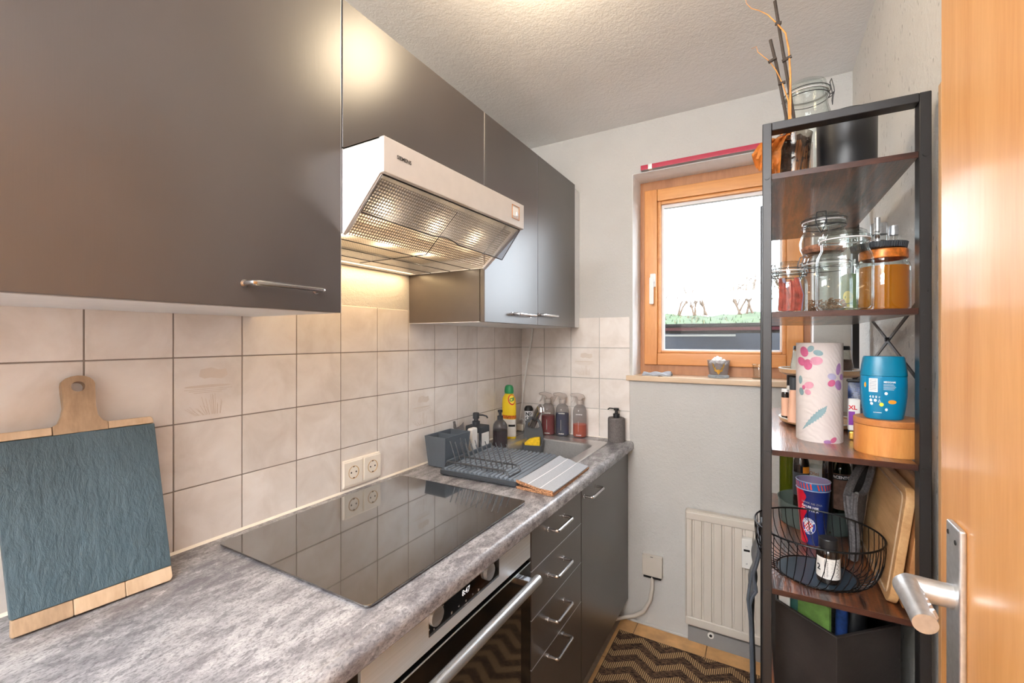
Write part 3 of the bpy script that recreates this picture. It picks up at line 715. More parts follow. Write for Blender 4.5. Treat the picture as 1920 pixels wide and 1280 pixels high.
B().tube([(.118, 1.985, CZ+.064), (.105, 2.005, CZ+.076), (.088, 2.03, CZ+.09)], [.008, .006, .005], 10).o('lever', 'chrome', fc)
# sponge holder
sh = thing('sponge_holder', 'dark grey silicone sponge holder hanging over the tap spout', 'holder', (.19, 1.86, CZ-.05))
nx, ny = .88, -.47   # face direction (towards the camera side)
def SH(x, z, d=0): return Vector((.163+x*.93+d*.25, 1.930+x*.30-d*.93, CZ+z))
out = [(-.052, -.02), (-.046, .045), (-.036, .085), (-.018, .103), (0, .106), (.018, .102), (.036, .08), (.046, .04), (.052, -.02)]
inn = [(-.030, -.02), (-.028, .035), (-.022, .044), (-.012, .04), (0, .038), (.012, .04), (.020, .044), (.028, .035), (.030, -.02)]
t = B(); n = len(out); holeo = [(-.028, .052), (-.024, .075), (-.012, .09), (0, .093), (.012, .09), (.024, .075), (.03, .052), (.0, .047)]
full = [(-.052, -.055), (-.052, -.02), (-.046, .045), (-.036, .085), (-.018, .103), (0, .106), (.018, .102), (.036, .08), (.046, .04), (.052, -.02), (.052, -.055)]
# back plate as ring around the loop hole, built from quads
V = []; Fc = []
hole = [(-.006, .047), (-.026, .052), (-.028, .062), (-.024, .076), (-.012, .09), (0, .093), (.012, .09), (.024, .076), (.029, .058), (.024, .049), (.006, .047)]
for dd in (0, .006):
    V += [SH(x, z, dd) for x, z in full]+[SH(x, z, dd) for x, z in hole]
n = len(full)
for i in range(n-1):
    Fc += [(i, i+1, n+i+1, n+i), (2*n+i, 2*n+n+i, 2*n+n+i+1, 2*n+i+1), (i, 2*n+i, 2*n+i+1, i+1), (n+i, n+i+1, 3*n+i+1, 3*n+i)]
Fc += [(n-1, 0, n, 2*n-1), (3*n-1, 4*n-1, 3*n, 2*n), (n-1, 3*n-1, 2*n, 0), (n, 3*n, 4*n-1, 2*n-1)]
b = B().mesh(V, Fc); b.o('back_loop', 'silicone', sh)
po = [(-.054, 0), (-.054, .030), (-.044, .042), (.044, .042), (.054, .030), (.054, 0)]; b = B()
pf = lambda s, z: [SH(x*s, z, d) for x, d in po]
zt = [-.004, -.004, -.028, -.028, -.004, -.004]
top = [SH(x, z, d) for (x, d), z in zip(po, zt)]; bot = [SH(x*.86, -.095, d*.85) for x, d in po]
ti = [SH(x*.93, z, .003+d*.9) for (x, d), z in zip(po, zt)]; bi = [SH(x*.80, -.09, .003+d*.78) for x, d in po]
V = top+bot+ti+bi; Fc = []
for i in range(6):
    j = (i+1) % 6
    Fc += [(i, j, 6+j, 6+i), (12+i, 18+i, 18+j, 12+j), (i, 12+i, 12+j, j)]
Fc += [tuple(range(6, 12)), tuple(range(18, 24))]
b.mesh(V, Fc); bmesh.ops.recalc_face_normals(b.bm, faces=b.bm.faces); b.o('pouch', 'silicone', sh)
b = B(); sp = [(-.040, -.05), (.036, -.05), (.036, .010), (.010, .008), (-.018, .0), (-.040, -.02)]
b.hexa([SH(x, z, .010) for x, z in sp], [SH(x, z, .032) for x, z in sp], .003, 2)
tag(b.o('sponge', 'sponge'), 'yellow sponge in the grey holder over the sink', 'sponge')

# ================================================================ UPPER CABINETS
UX0, UX, UZ0, UZ1 = .317, .335, 1.389, 2.087
def upper(name, label, y0, y1, doors, z0=UZ0, group=None):
    k = thing(name, label, 'cabinet', (.16, (y0+y1)/2, z0), 0, group)
    B().box(.0002, UX0-.002, y0+.001, y1-.001, z0+.001, UZ1-.004, .0006, 1).o('body', 'carcass' if name == 'wall_cabinet' else 'cabwhite', k, smooth=False)
    B().box(.0004, UX0-.003, y0+.0015, y1-.0015, z0-.0004, z0+.0012).o('underside', 'cabwhite', k, smooth=False)
    for (a, b_, hy) in doors:
        d = B().box(UX0, UX, a+.0012, b_-.0012, z0, UZ1, .0008, 1).o('door', 'front', k)
        B().box(UX0+.0005, UX-.0002, b_-.0014, b_-.0004, z0, UZ1).o('edge_strip', 'edge', d, smooth=False)
        if hy: bow_handle(d, hy[0], hy[1], hy[2], UX, .030)
    return k
upper('wall_cabinet', 'nearest large anthracite wall cabinet, cut off by the left edge', -.54, .058, [(-.54, .058, None)])
upper('wall_cabinet', 'large anthracite wall cabinet left of the extractor hood, above the chopping board', .060, .663, [(.060, .663, (.452, .598, 1.431))])
upper('wall_cabinet', 'short anthracite wall cabinet directly above the extractor hood', .665, 1.233, [(.665, 1.233, None)], 1.757)
kk = upper('wall_cabinet', 'two-door wall cabinet right of the extractor hood, lit by the window', 1.235, 2.036, [(1.235, 1.629, (1.422, 1.565, 1.424)), (1.631, 2.036, (1.64, 1.775, 1.431))])
parts(B().box(.0004, UX0-.001, 2.038, DY-.0008, UZ0, UZ1-.004).box(UX0-.001, UX-.004, 2.0375, DY-.0008, UZ0, UZ1-.02), 'filler_panel', 'cabwhite', kk)

# ================================================================ EXTRACTOR HOOD
hd = thing('extractor_hood', 'white slanted extractor hood with smoky visor under the short cabinet', 'hood', (.2, .95, 1.566))
def hx(y, x): return x+.020*(y-.665)/.577*(1 if x > .4 else 0)   # front edge runs slightly out of square
prof = [(.336, 1.7545), (.461, 1.7545), (.461, 1.681), (.452, 1.678), (.336, 1.563), (.336, 1.60)]
Y0, Y1 = .6665, 1.2405
# end caps, top and front
b = B()
for y in (Y0, Y1-.004):
    pr = [(.3362, 1.7545), (.461, 1.7545), (.461, 1.681), (.450, 1.678), (.3362, 1.563)]
    b.hexa([(hx(y, x), y, z) for x, z in pr], [(hx(y+.004, x), y+.004, z) for x, z in pr])
b.hexa([(.3362, Y0, 1.7515), (.461, Y0, 1.7515), (.481, Y1, 1.7515), (.3362, Y1, 1.7515)], [(.3362, Y0, 1.7545), (.461, Y0, 1.7545), (.481, Y1, 1.7545), (.3362, Y1, 1.7545)])
b.o('housing', 'hoodwhite', hd)
ff = B().hexa([(.447, Y0-.0004, 1.679), (.4615, Y0-.0004, 1.679), (.4815, Y1+.0004, 1.679), (.467, Y1+.0004, 1.679)],
              [(.447, Y0-.0004, 1.7549), (.4615, Y0-.0004, 1.7549), (.4815, Y1+.0004, 1.7549), (.467, Y1+.0004, 1.7549)], .0022, 3).o('front_panel', 'hoodwhite', hd)
fX = lambda y: .4618+.020*(y-.665)/.577
b = B(); text(b, 'SIEMENS', .0115, lambda x, y: (fX(.724+x)+.0002, .724+x, 1.7215+y), .0003); b.o('lettering', 'pblack', ff, smooth=False)
# slider switch
ys = 1.190
b = B()
for (a0, a1, z0, z1) in ((-.021, .021, 1.740, 1.7415), (-.021, .021, 1.700, 1.7015), (-.021, -.0195, 1.7, 1.7415), (.0195, .021, 1.7, 1.7415)):
    b.hexa([(fX(ys+a0)-.001, ys+a0, z0), (fX(ys+a0)+.0012, ys+a0, z0), (fX(ys+a1)+.0012, ys+a1, z0), (fX(ys+a1)-.001, ys+a1, z0)],
           [(fX(ys+a0)-.001, ys+a0, z1), (fX(ys+a0)+.0012, ys+a0, z1), (fX(ys+a1)+.0012, ys+a1, z1), (fX(ys+a1)-.001, ys+a1, z1)])
sw = b.o('switch_frame', 'bambool', hd)
B().box(fX(ys)-.001, fX(ys)+.0008, ys-.017, ys+.017, 1.708, 1.736, .001).o('switch_plate', 'white', sw)
B().box(fX(ys)-.001, fX(ys)+.004, ys+.001, ys+.010, 1.710, 1.722, .001).o('slider', 'alu', sw)
# box behind the doors line, flat bottom with grid
b = B().box(.001, .3355, Y0+.0005, Y0+.003, 1.566, 1.754).box(.001, .3355, 1.2295, 1.232, 1.566, 1.754)
b.box(.001, .004, Y0, 1.232, 1.566, 1.754)
b.o('inner_box', 'hoodgrey', hd)
parts(B().box(.004, .016, Y0+.003, 1.2295, 1.5655, 1.5715).box(.052, .064, Y0+.003, 1.2295, 1.5655, 1.5715).box(.016, .052, .846, .862, 1.5655, 1.5715).box(.016, .052, Y0+.003, .672, 1.5655, 1.5715).box(.016, .052, 1.222, 1.2295, 1.5655, 1.5715), 'lamp_frame', 'hoodwhite', hd)
for (a0, a1) in ((.672, .846), (.862, 1.222)): B().box(.016, .052, a0, a1, 1.5690, 1.5715, .001).o('lamp_diffuser', 'lamp', hd)
# perforated filter grid: flat part and slanted front part
def perf(fn, nu, nv, hole=.36):
    V = []; Fc = []
    oc = [(math.cos(PI/4*k+PI/8)*hole, math.sin(PI/4*k+PI/8)*hole) for k in range(8)]
    sq = [(.5, .2071), (.2071, .5), (-.2071, .5), (-.5, .2071), (-.5, -.2071), (-.2071, -.5), (.2071, -.5), (.5, -.2071)]
    for i in range(nu):
        for j in range(nv):
            n = len(V)
            for (x, y) in sq: V.append(fn((i+.5+x)/nu, (j+.5+y)/nv))
            for (x, y) in oc: V.append(fn((i+.5+x)/nu, (j+.5+y)/nv))
            for (x, y) in ((.5, .5), (-.5, .5), (-.5, -.5), (.5, -.5)): V.append(fn((i+.5+x)/nu, (j+.5+y)/nv))
            for k in range(8): Fc.append((n+k, n+(k+1) % 8, n+8+(k+1) % 8, n+8+k))
            Fc += [(n, n+16, n+1), (n+2, n+17, n+3), (n+4, n+18, n+5), (n+6, n+19, n+7)]
    return V, Fc
b = B(); ya, yb = Y0+.006, 1.2235
V, Fc = perf(lambda u, v: (.066+v*.262, ya+u*(yb-ya), 1.5672), 74, 34); me_grid = bpy.data.meshes.new('grid')
me_grid.from_pydata(V, [], Fc); me_grid.materials.append(M['filter'])
go = bpy.data.objects.new('filter_grid', me_grid); C.objects.link(go); go.parent = hd; me_grid.transform(wm(hd).inverted())
V, Fc = perf(lambda u, v: (.330+v*.112, ya+u*(yb+.004-ya), 1.567+v*.105), 74, 20)
me2 = bpy.data.meshes.new('grid2'); me2.from_pydata(V, [], Fc); me2.materials.append(M['filter'])
go = bpy.data.objects.new('filter_grid', me2); C.objects.link(go); go.parent = hd; me2.transform(wm(hd).inverted())
B().box(.07, .325, ya, yb, 1.604, 1.606).o('filter_fleece', 'fleece', hd, smooth=False)
B().hexa([(.325, ya, 1.604), (.43, ya, 1.702), (.43, yb, 1.702), (.325, yb, 1.604)], [(.325, ya, 1.606), (.43, ya, 1.704), (.43, yb, 1.704), (.325, yb, 1.606)]).o('filter_fleece', 'fleece', hd, smooth=False)
b = B()
for xx in (.115, .2, .285): b.tube([(xx, ya, 1.5655), (xx, yb, 1.5655)], .0012, 6)
b.tube([(.066, .95, 1.5655), (.330, .95, 1.5655), (.438, .95, 1.668)], .0012, 6)
parts(b, 'retaining_wire', 'black', hd)
b = B().hexa([(.336, Y0+.004, 1.5625), (.450, Y0+.004, 1.6765), (.450, Y0+.006, 1.6765), (.336, Y0+.006, 1.5625)], [(.336, Y0+.004, 1.572), (.450, Y0+.004, 1.686), (.450, Y0+.018, 1.686), (.336, Y0+.018, 1.572)])
b.hexa([(.336, 1.2245, 1.5625), (.468, 1.2265, 1.6765), (.468, 1.2365, 1.6765), (.336, 1.2365, 1.5625)], [(.336, 1.2245, 1.572), (.468, 1.2265, 1.686), (.468, 1.2365, 1.686), (.336, 1.2365, 1.572)])
parts(b, 'side_lip', 'hoodgrey', hd)
# visor (hinged at the front lower edge)
def VZ(u, v):
    y = .672+u*.564; x = .449+.020*u-v*(.072-.012*u); z = 1.677-v*(.066+.024*u)
    if .42 < u < .60: z += v*v*v*.008*math.sin((u-.42)/.18*PI); x += 0
    return (x, y+(v*.010*(1-2*u)), z)
vb = B().grid(VZ, 40, 6, .0022); vo = vb.o('visor', 'visor', hd)
B().tube([VZ(i/40, 1.0) for i in range(41)], .0016, 6).tube([VZ(0, i/6) for i in range(7)], .0014, 6).tube([VZ(1, i/6) for i in range(7)], .0014, 6).o('visor_rim', 'silicone', vo)
B().tube([(.449, .676, 1.6785), (.468, 1.232, 1.6785)], .0022, 8).o('hinge_rod', 'black', vo)
# hood lamps, then inner bulbs and added fill above the grid
for (y, sy, pw) in ((.758, .16, .35), (1.04, .33, .65)):
    area('hood_lamp', (.036, y, 1.5645), (0, 0, 0), .034, sy, pw, (1.0, .68, .34))
for (y, bx_) in ((.78, .19), (.93, .19), (1.1, .19), (.76, .372), (.95, .375), (1.13, .38)):  # front row is added fill to brighten the fleece behind the slanted grid
    l = bpy.data.lights.new('hood_bulb_and_fill', 'POINT'); l.energy = .34; l.color = (1, .80, .56); l.shadow_soft_size = .012
    o = bpy.data.objects.new('hood_bulb_and_fill', l); o.location = (bx_, y, 1.588 if bx_ < .3 else 1.628); C.objects.link(o)

# ================================================================ SOCKETS, CABLES, JUNCTION BOX, RADIATOR
so = thing('double_socket', 'double cream wall socket on the tiles behind the hob', 'socket', (0.001, 1.009, .905))
B().box(0, .010, .934, 1.086, .862, .950, .004, 3).o('frame', 'socketw', so)
for yc in (.971, 1.049):
    c = B().box(.009, .0135, yc-.036, yc+.036, .870, .944, .002, 2).o('cover', 'socketw', so)
    rm = Matrix.Translation((.0137, yc, .909)) @ Matrix.Rotation(PI/2, 4, 'Y')
    B().lathe([(.0205, 0), (.0205, .0012), (.0190, .0010), (.0180, -.0015), (0, -.0018)], 28, (0, 0, 0), rm).o('well', 'socketin', c)
    B().cyl((.0140, yc-.0095, .909), (.0128, yc-.0095, .909), .0026, 10).cyl((.0140, yc+.0095, .909), (.0128, yc+.0095, .909), .0026, 10).box(.0125, .0142, yc-.003, yc+.003, .925, .929).box(.0125, .0142, yc-.003, yc+.003, .889, .893).o('contacts', 'dark', c)
b = B().tube([(.075, 2.088, 1.389), (.070, 2.088, 1.33), (.045, 2.09, 1.22), (.024, 2.09, 1.10), (.012, 2.088, .98), (.010, 2.075, .92), (.016, 2.06, .905), (.030, 2.06, .912), (.040, 2.062, .900), (.030, 2.064, .885)], .0042, 8)
tag(b.o('cable', 'white'), 'cream cable hanging from the wall cabinet into the tiled corner', 'cable')
tag(B().box(.004, .045, 2.035, 2.075, CZ, .885, .007, 3).o('power_adapter', 'cream'), 'cream plug adapter lying in the worktop corner', 'adapter')
jb = thing('junction_box', 'square cream junction box low on the back wall', 'box', (.692, DY, .26))
B().box(.6475, .737, 2.083, DY, .243, .335, .003, 2).o('cover', 'rad', jb)
B().box(.653, .731, 2.087, DY, .232, .243, .001).o('terminal_strip', 'dark', jb)
B().box(.685, .697, 2.0823, 2.084, .331, .333).o('slot', 'dark', jb)
b = B().tube([(.691, 2.095, .238), (.692, 2.09, .19), (.683, 2.085, .13), (.655, 2.08, .075), (.615, 2.075, .045), (.57, 2.06, .032), (.535, 2.03, .028)], .0085, 12)
b.o('cable', 'rad', jb)
rd = thing('radiator', 'cream panel radiator low on the back wall behind the black rack', 'radiator', (1.1, 2.06, .09))
B().box(.8385, 1.375, 2.064, 2.10, .09, .585, .006, 3).o('panel', 'rad', rd)
parts(B().box(.8405, 1.373, 2.055, 2.068, .548, .583, .006, 3).box(.8405, 1.373, 2.055, 2.068, .090, .128, .006, 3), 'rail', 'rad', rd)
b = B()
for i in range(14):
    x0 = .8525+.0390*i-.0195
    if x0+.037 > 1.373: break
    b.prism([(max(x0, .8415)+.001, 2.066), (max(x0, .8415)+.005, 2.0575), (x0+.033, 2.0575), (x0+.0375, 2.066)], 'Z', .126, .550)
parts(b, 'rib', 'rad', rd)
B().prism(ell(.9397, .055, .0125, .0125, 0, 24), 'Y', 2.083, 2.0915).o('pipe_rosette', 'white', rd)
B().prism(ell(.9397, .055, .006, .006, 0, 16), 'Y', 2.0815, 2.084).o('pipe_hole', 'dark', rd)
hc = thing('heat_meter', 'white electronic heat meter clipped on the radiator', 'meter', (1.08, 2.05, .4))
B().box(1.0605, 1.1, 2.028, 2.0565, .403, .522, .003, 3).o('case', 'white', hc)
B().box(1.068, 1.090, 2.0270, 2.0285, .473, .481).o('display', 'dark', hc)
b = B(); text(b, '^^', .009, lambda x, y: (1.078+x, 2.0272, .492+y)); text(b, '#', .011, lambda x, y: (1.079+x, 2.0272, .424+y)); b.o('marks', 'pgrey', hc, smooth=False)
tag(B().box(.565, 1.17, -.6, 2.003, .0005, .008, .003).o('rug', 'rug'), 'brown and tan zigzag woven rug on the ochre tile floor', 'rug')

# ================================================================ CHOPPING BOARD (leaning)
cb = bpy.data.objects.new('slate_board', None); C.objects.link(cb)
tag(cb, 'slate and mango wood serving board leaning on the tiles at far left', 'board')
ex = Vector((.0834, .9965, 0)).normalized(); nn = Vector((-.9965, .0834, 0)); ph = .232
ez = (Vector((0, 0, 1))*math.cos(ph)+nn*math.sin(ph)); ey = ez.cross(ex)
ctr = Vector((.122, .3205, CZ+.0045))
mw = Matrix(((ex.x, ey.x, ez.x, ctr.x), (ex.y, ey.y, ez.y, ctr.y), (ex.z, ey.z, ez.z, ctr.z), (0, 0, 0, 1))); cb.matrix_basis = mw
# local: x across (+x = away from the camera), y = out of the board, z up the slope.  ey points?
sg = 1 if (ey.x > 0) else -1
T = .018; yf = 0; yb_ = -T*sg
def bd(pts, mat, name, y0, y1, parent=cb, bev=.002): return B().prism(pts, 'Y', min(y0, y1), max(y0, y1), bev, 2).o(name, mat, parent, local=True)
w = .1075; wtp = .102
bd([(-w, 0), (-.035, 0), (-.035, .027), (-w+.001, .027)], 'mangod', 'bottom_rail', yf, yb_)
bd([(-.0345, 0), (.035, 0), (.035, .027), (-.0345, .027)], 'mango', 'bottom_rail', yf, yb_)
bd([(.0355, 0), (w-.004, 0), (w, .006), (w-.001, .027), (.0355, .027)], 'mango', 'bottom_rail', yf, yb_)
wL, wR, nx_ = .122, .098, -.009
bd([(-w, .0275), (w-.001, .0275), (wR+.0005, .312), (-wL, .312)], 'slate', 'slate_panel', yf+.0012*sg, yb_)
bd([(-wL, .3125), (-.0405+nx_, .3125), (-.0405+nx_, .327), (-wL+.004, .327), (-wL, .322)], 'mango', 'top_rail', yf, yb_)
bd([(.036+nx_, .3125), (wR, .3125), (wR-.001, .322), (wR-.005, .327), (.036+nx_, .327)], 'mango', 'top_rail', yf, yb_)
def ringplate(outer, c, r, y0, y1):
    m = len(outer); V = []; Fc = []
    ang = [math.atan2(z-c[1], x-c[0]) for x, z in outer]
    for y in (y0, y1):
        V += [(x, y, z) for x, z in outer]+[(c[0]+r*math.cos(a), y, c[1]+r*math.sin(a)) for a in ang]
    for i in range(m):
        j = (i+1) % m
        Fc += [(i, j, m+j, m+i), (2*m+i, 3*m+i, 3*m+j, 2*m+j), (i, 2*m+i, 2*m+j, j), (m+i, m+j, 3*m+j, 3*m+i)]
    b = B().mesh(V, Fc); bmesh.ops.recalc_face_normals(b.bm, faces=b.bm.faces); return b
upper_ring = [(.0205, .375), (.0205, .388), (.021, .402), (.0185, .409), (.014, .414), (.007, .4175), (-.003, .419), (-.012, .4175), (-.020, .414), (-.0245, .409), (-.0258, .402), (-.0255, .388), (-.0248, .375), (-.014, .375), (-.003, .375), (.01, .375)]
rb = ringplate([(x+nx_, z) for x, z in upper_ring], (-.003+nx_, .398), .0098, 0, yb_)
lower_neck = [(-.0395, .3125), (.0355, .3125), (.0355, .327), (.028, .331), (.022, .342), (.020, .36), (.0205, .375), (-.0248, .375), (-.024, .36), (-.027, .345), (-.032, .333), (-.0395, .328)]
rb.prism([(x+nx_, z) for x, z in lower_neck], 'Y', min(yf, yb_), max(yf, yb_))
bmesh.ops.remove_doubles(rb.bm, verts=rb.bm.verts, dist=1e-5)
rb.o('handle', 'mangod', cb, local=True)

# ================================================================ DISH TRAY AREA
dt = thing('draining_tray', 'anthracite ribbed draining tray between the hob and the sink', 'tray', (.145, 1.230, CZ), math.radians(2.2))
TW, TL = .308, .368
B().prism(rrect(0, TW, 0, TL, .012, 4), 'Z', .006, .020, .002, 2).box(.012, .03, .01, .03, 0, .007).box(TW-.03, TW-.012, .01, .03, 0, .007).box(.012, .03, TL-.03, TL-.01, 0, .007).box(TW-.03, TW-.012, TL-.03, TL-.01, 0, .007).o('base', 'dgrey2', dt, local=True)
nr = 17; pts = [(.006, .020)]
for i in range(nr):
    x0 = .008+i*(TW-.016)/nr; wd = (TW-.016)/nr
    pts += [(x0, .0205), (x0+wd*.35, .0285), (x0+wd*.65, .0285), (x0+wd, .0205)]
pts.append((TW-.006, .020)); B().prism(pts, 'Y', .006, TL-.006).o('ribs', 'dgrey', dt, local=True)
B().box(-.004, .004, .05, TL, .020, .040, .002).o('side_wall', 'dgrey', dt, local=True)
# wire plate rack
pr_ = thing('plate_rack', 'grey wire plate rack with prongs standing on the draining tray', 'rack', (.150, 1.240, CZ+.0285), math.radians(1))
r_ = .0027; b = B()
for (y) in (.006, .086):
    b.tube([(.012, y, .003), (.018, y, .016), (.030, y, .020), (.246, y, .020), (.262, y, .018), (.272, y, .003)], r_*1.15, 8)
b.tube([(.012, .006, .003), (.012, .086, .003)], r_, 8).tube([(.272, .006, .003), (.272, .086, .003)], r_, 8)
b.o('frame', 'wiregrey', pr_, local=True)
b = B()
for i in range(10):
    x = .043+i*.0218
    for (y) in (.026, .086):
        b.tube([(x, y, .004), (x, y, .022), (x-.023, y-.002, .088)], .0017, 6)
    b.tube([(x, .026, .004), (x, .086, .004)], .0012, 5)
parts(b, 'prong', 'wiregrey', pr_, local=True)
# cutlery holder
ch = thing('cutlery_holder', 'tapered dark grey cutlery holder with divider beside the draining tray', 'holder', (.038, 1.300, CZ), math.radians(-1))
def frus(x0, x1, y0, y1, z0, z1, t):
    return [(x0-t, y0-t, z1), (x1+t, y0-t, z1), (x1+t, y1+t, z1), (x0-t, y1+t, z1)], [(x0, y0, z0), (x1, y0, z0), (x1, y1, z0), (x0, y1, z0)]
to, bo = frus(0, .080, 0, .135, .004, .117, .010); ti, bi = frus(.003, .077, .003, .132, .008, .117, .0100)
ti = [(a*1.0, b_, c) for a, b_, c in [(-.0075, -.0075, .117), (.0875, -.0075, .117), (.0875, .1425, .117), (-.0075, .1425, .117)]]
V = to+bo+ti+bi; Fc = []
for i in range(4):
    j = (i+1) % 4; Fc += [(i, j, 4+j, 4+i), (8+i, 12+i, 12+j, 8+j), (i, 8+i, 8+j, j)]
Fc += [(4, 5, 6, 7), (12, 13, 14, 15)]
b = B().mesh(V, Fc); bmesh.ops.recalc_face_normals(b.bm, faces=b.bm.faces)
b.box(.01, .025, .01, .025, 0, .005).box(.055, .07, .01, .025, 0, .005).box(.01, .07, .11, .125, 0, .005)
b.o('cup', 'dgrey', ch, local=True)
B().hexa([(.001, .066, .01), (.079, .066, .01), (.079, .0685, .01), (.001, .0685, .01)], [(-.0075, .066, .115), (.0875, .066, .115), (.0875, .0685, .115), (-.0075, .0685, .115)]).o('divider', 'dgrey', ch, local=True)
# scrub cloth / crumpled sponge in holder behind
b = B().grid(lambda u, v: (.020+.045*u+.008*math.sin(v*3), 1.478+.012*math.sin(u*5+v*2), CZ+.012+.118*v+.012*math.sin(u*PI)*-v+.010*(2*u-1)**2*v), 14, 12, .010)
tag(b.o('dish_cloth', 'cloth'), 'dark curled dish cloth behind the cutlery holder', 'cloth')
tag(B().box(.072, .098, 1.500, 1.545, CZ, CZ+.112, .008, 3).o('soap_box', 'paper'), 'white upright pack between the cutlery holder and black square dispenser', 'pack')
# black square soap dispenser
sd = thing('soap_dispenser', 'black square soap dispenser with white label behind the draining tray', 'dispenser', (.058, 1.60, CZ))
B().box(.018, .098, 1.565, 1.635, CZ, CZ+.108, .004, 3).o('bottle', 'dgrey2', sd)
B().box(.030, .087, 1.5640, 1.5652, CZ+.012, CZ+.082).box(.0978, .0990, 1.572, 1.628, CZ+.012, CZ+.080).o('label_patch', 'paper', sd, smooth=False)
B().lathe([(0, 0), (.017, 0), (.017, .016), (.010, .018), (.0095, .026), (.014, .028), (.014, .050), (.012, .053), (0, .053)], 24, (.050, 1.60, CZ+.108)).o('pump', 'dgrey2', sd)
B().tube([(.050, 1.60, CZ+.152), (.085, 1.601, CZ+.153), (.103, 1.602, CZ+.150), (.109, 1.602, CZ+.142)], .0034, 8).o('nozzle', 'dgrey2', sd)
# dark red round pump bottle
def pump_bottle(name, label, x, y, r, h, neck, mats, noz, liq=None, cat='bottle', flat=False):
    t = thing(name, label, cat, (x, y, CZ))
    B().lathe([(0, 0), (r*.95, 0), (r, .004), (r, h-.010), (r*.985, h-.004), (r*.92, h), (0, h)] if flat else [(0, 0), (r*.92, 0), (r, .004), (r, h*.72), (r*.93, h*.83), (r*.7, h*.93), (r*.42, h), (0, h)], 32, (x, y, CZ)).o('bottle', mats[0], t)
    if liq: B().lathe([(0, .002), (r*.90, .002), (r*.97, .006), (r*.97, h*liq), (0, h*liq)], 32, (x, y, CZ)).o('liquid', mats[2], t)
    B().lathe([(0, 0), (neck*1.2, 0), (neck*1.2, .018), (neck*.6, .020), (neck*.55, .032), (neck*1.0, .034), (neck*1.0, .044), (0, .046)], 20, (x, y, CZ+h)).o('pump', mats[1], t)
    b = B().tube([(x, y, CZ+h+.040), (x+noz[0], y+noz[1], CZ+h+.041), (x+noz[0]*1.25, y+noz[1]*1.25, CZ+h+.034)], .003, 8); b.o('nozzle', mats[1], t)
    return t
pump_bottle('pump_bottle', 'frosted grey pump bottle of dark red soap beside the draining tray', .112, 1.700, .033, .120, .011, ('frostd', 'dgrey2', 'liqdred'), (.012, -.026), .62)
# yellow cream cleaner
cf = thing('cleaner_bottle', 'yellow cleaner bottle with green cap standing in the tiled corner', 'bottle', (.060, 1.868, CZ))
pf_ = [(0, 0), (.034, 0), (.037, .006), (.037, .17), (.034, .195), (.024, .213), (.019, .218)]
B().lathe(pf_+[(0, .218)], 32, (.060, 1.868, CZ), sy=.62).o('bottle', 'yellowb', cf)
B().lathe([(0, .218), (.022, .218), (.024, .228), (.022, .246), (.017, .256), (.010, .259), (0, .259)], 24, (.060, 1.868, CZ), sy=.8).o('cap', 'greencap', cf)
def cyl_map(cx, cy, cz, r, a0, sy=1.0, off=.0005):
    return lambda x, z: (cx+(r+off)*math.cos(a0+x/r), cy+(r*sy+off)*math.sin(a0+x/r), cz+z)
A0 = math.atan2(-1.868, 1.1527-.060)
fn = cyl_map(.060, 1.868, CZ, .037, A0, .62)
def strip(b, fn, x0, x1, z0, z1, n=8):
    b.grid(lambda u, v: fn(x0+u*(x1-x0), z0+v*(z1-z0)), n, 1); return b
strip(B(), fn, -.05, .05, .012, .095, 16).o('label_patch', 'paper', cf); strip(B(), lambda x, z: cyl_map(.060, 1.868, CZ, .037, A0, .62, .0008)(x, z), -.05, .05, .098, .114, 16).o('label_patch', 'copper', cf)
lg = B(); f2 = cyl_map(.060, 1.868, CZ, .037, A0, .62, .0010); shape2d(ell(.008, .190, .020, .026, .2, 20), f2, lg); lg.o('emblem', 'pred', cf)
lg = B(); f2 = cyl_map(.060, 1.868, CZ, .037, A0, .62, .0014); shape2d(ell(.009, .191, .016, .021, .2, 20), f2, lg); lg.o('emblem', 'pyellow', cf)
lg = B(); f2 = cyl_map(.060, 1.868, CZ, .037, A0, .62, .0018); text(lg, 'Cif', .022, lambda x, y: f2(.008+x, .190+y), .001, rot=.35); lg.o('lettering', 'pgreen', cf, smooth=False)
lg = B(); f2 = cyl_map(.060, 1.868, CZ, .037, A0, .62, .0012); strip(lg, f2, -.01, .03, .06, .070); lg.o('lettering', 'pblack', cf, smooth=False)
# black-white can
cn = thing('aerosol_can', 'small black and white patterned can behind the tap', 'can', (.072, 2.050, CZ))
B().lathe([(0, 0), (.0225, 0), (.0235, .003), (.0235, .110), (0, .110)], 28, (.072, 2.050, CZ)).o('can', 'pwhite', cn)
B().lathe([(0, .110), (.0238, .110), (.0232, .120), (.017, .132), (.012, .135), (0, .135)], 28, (.072, 2.050, CZ)).o('lid', 'pblack', cn)
b = B(); A = math.atan2(-2.05, 1.08); f2 = cyl_map(.072, 2.05, CZ, .0235, A)
for (t_, z, s_) in (('N2', .094, .026), ('OS', .072, .026), ('UX', .05, .026), ('NO', .028, .026)): text(b, t_, s_, lambda x, y: f2(x, z+y), .0012)
b.o('lettering', 'pblack', cn, smooth=False)
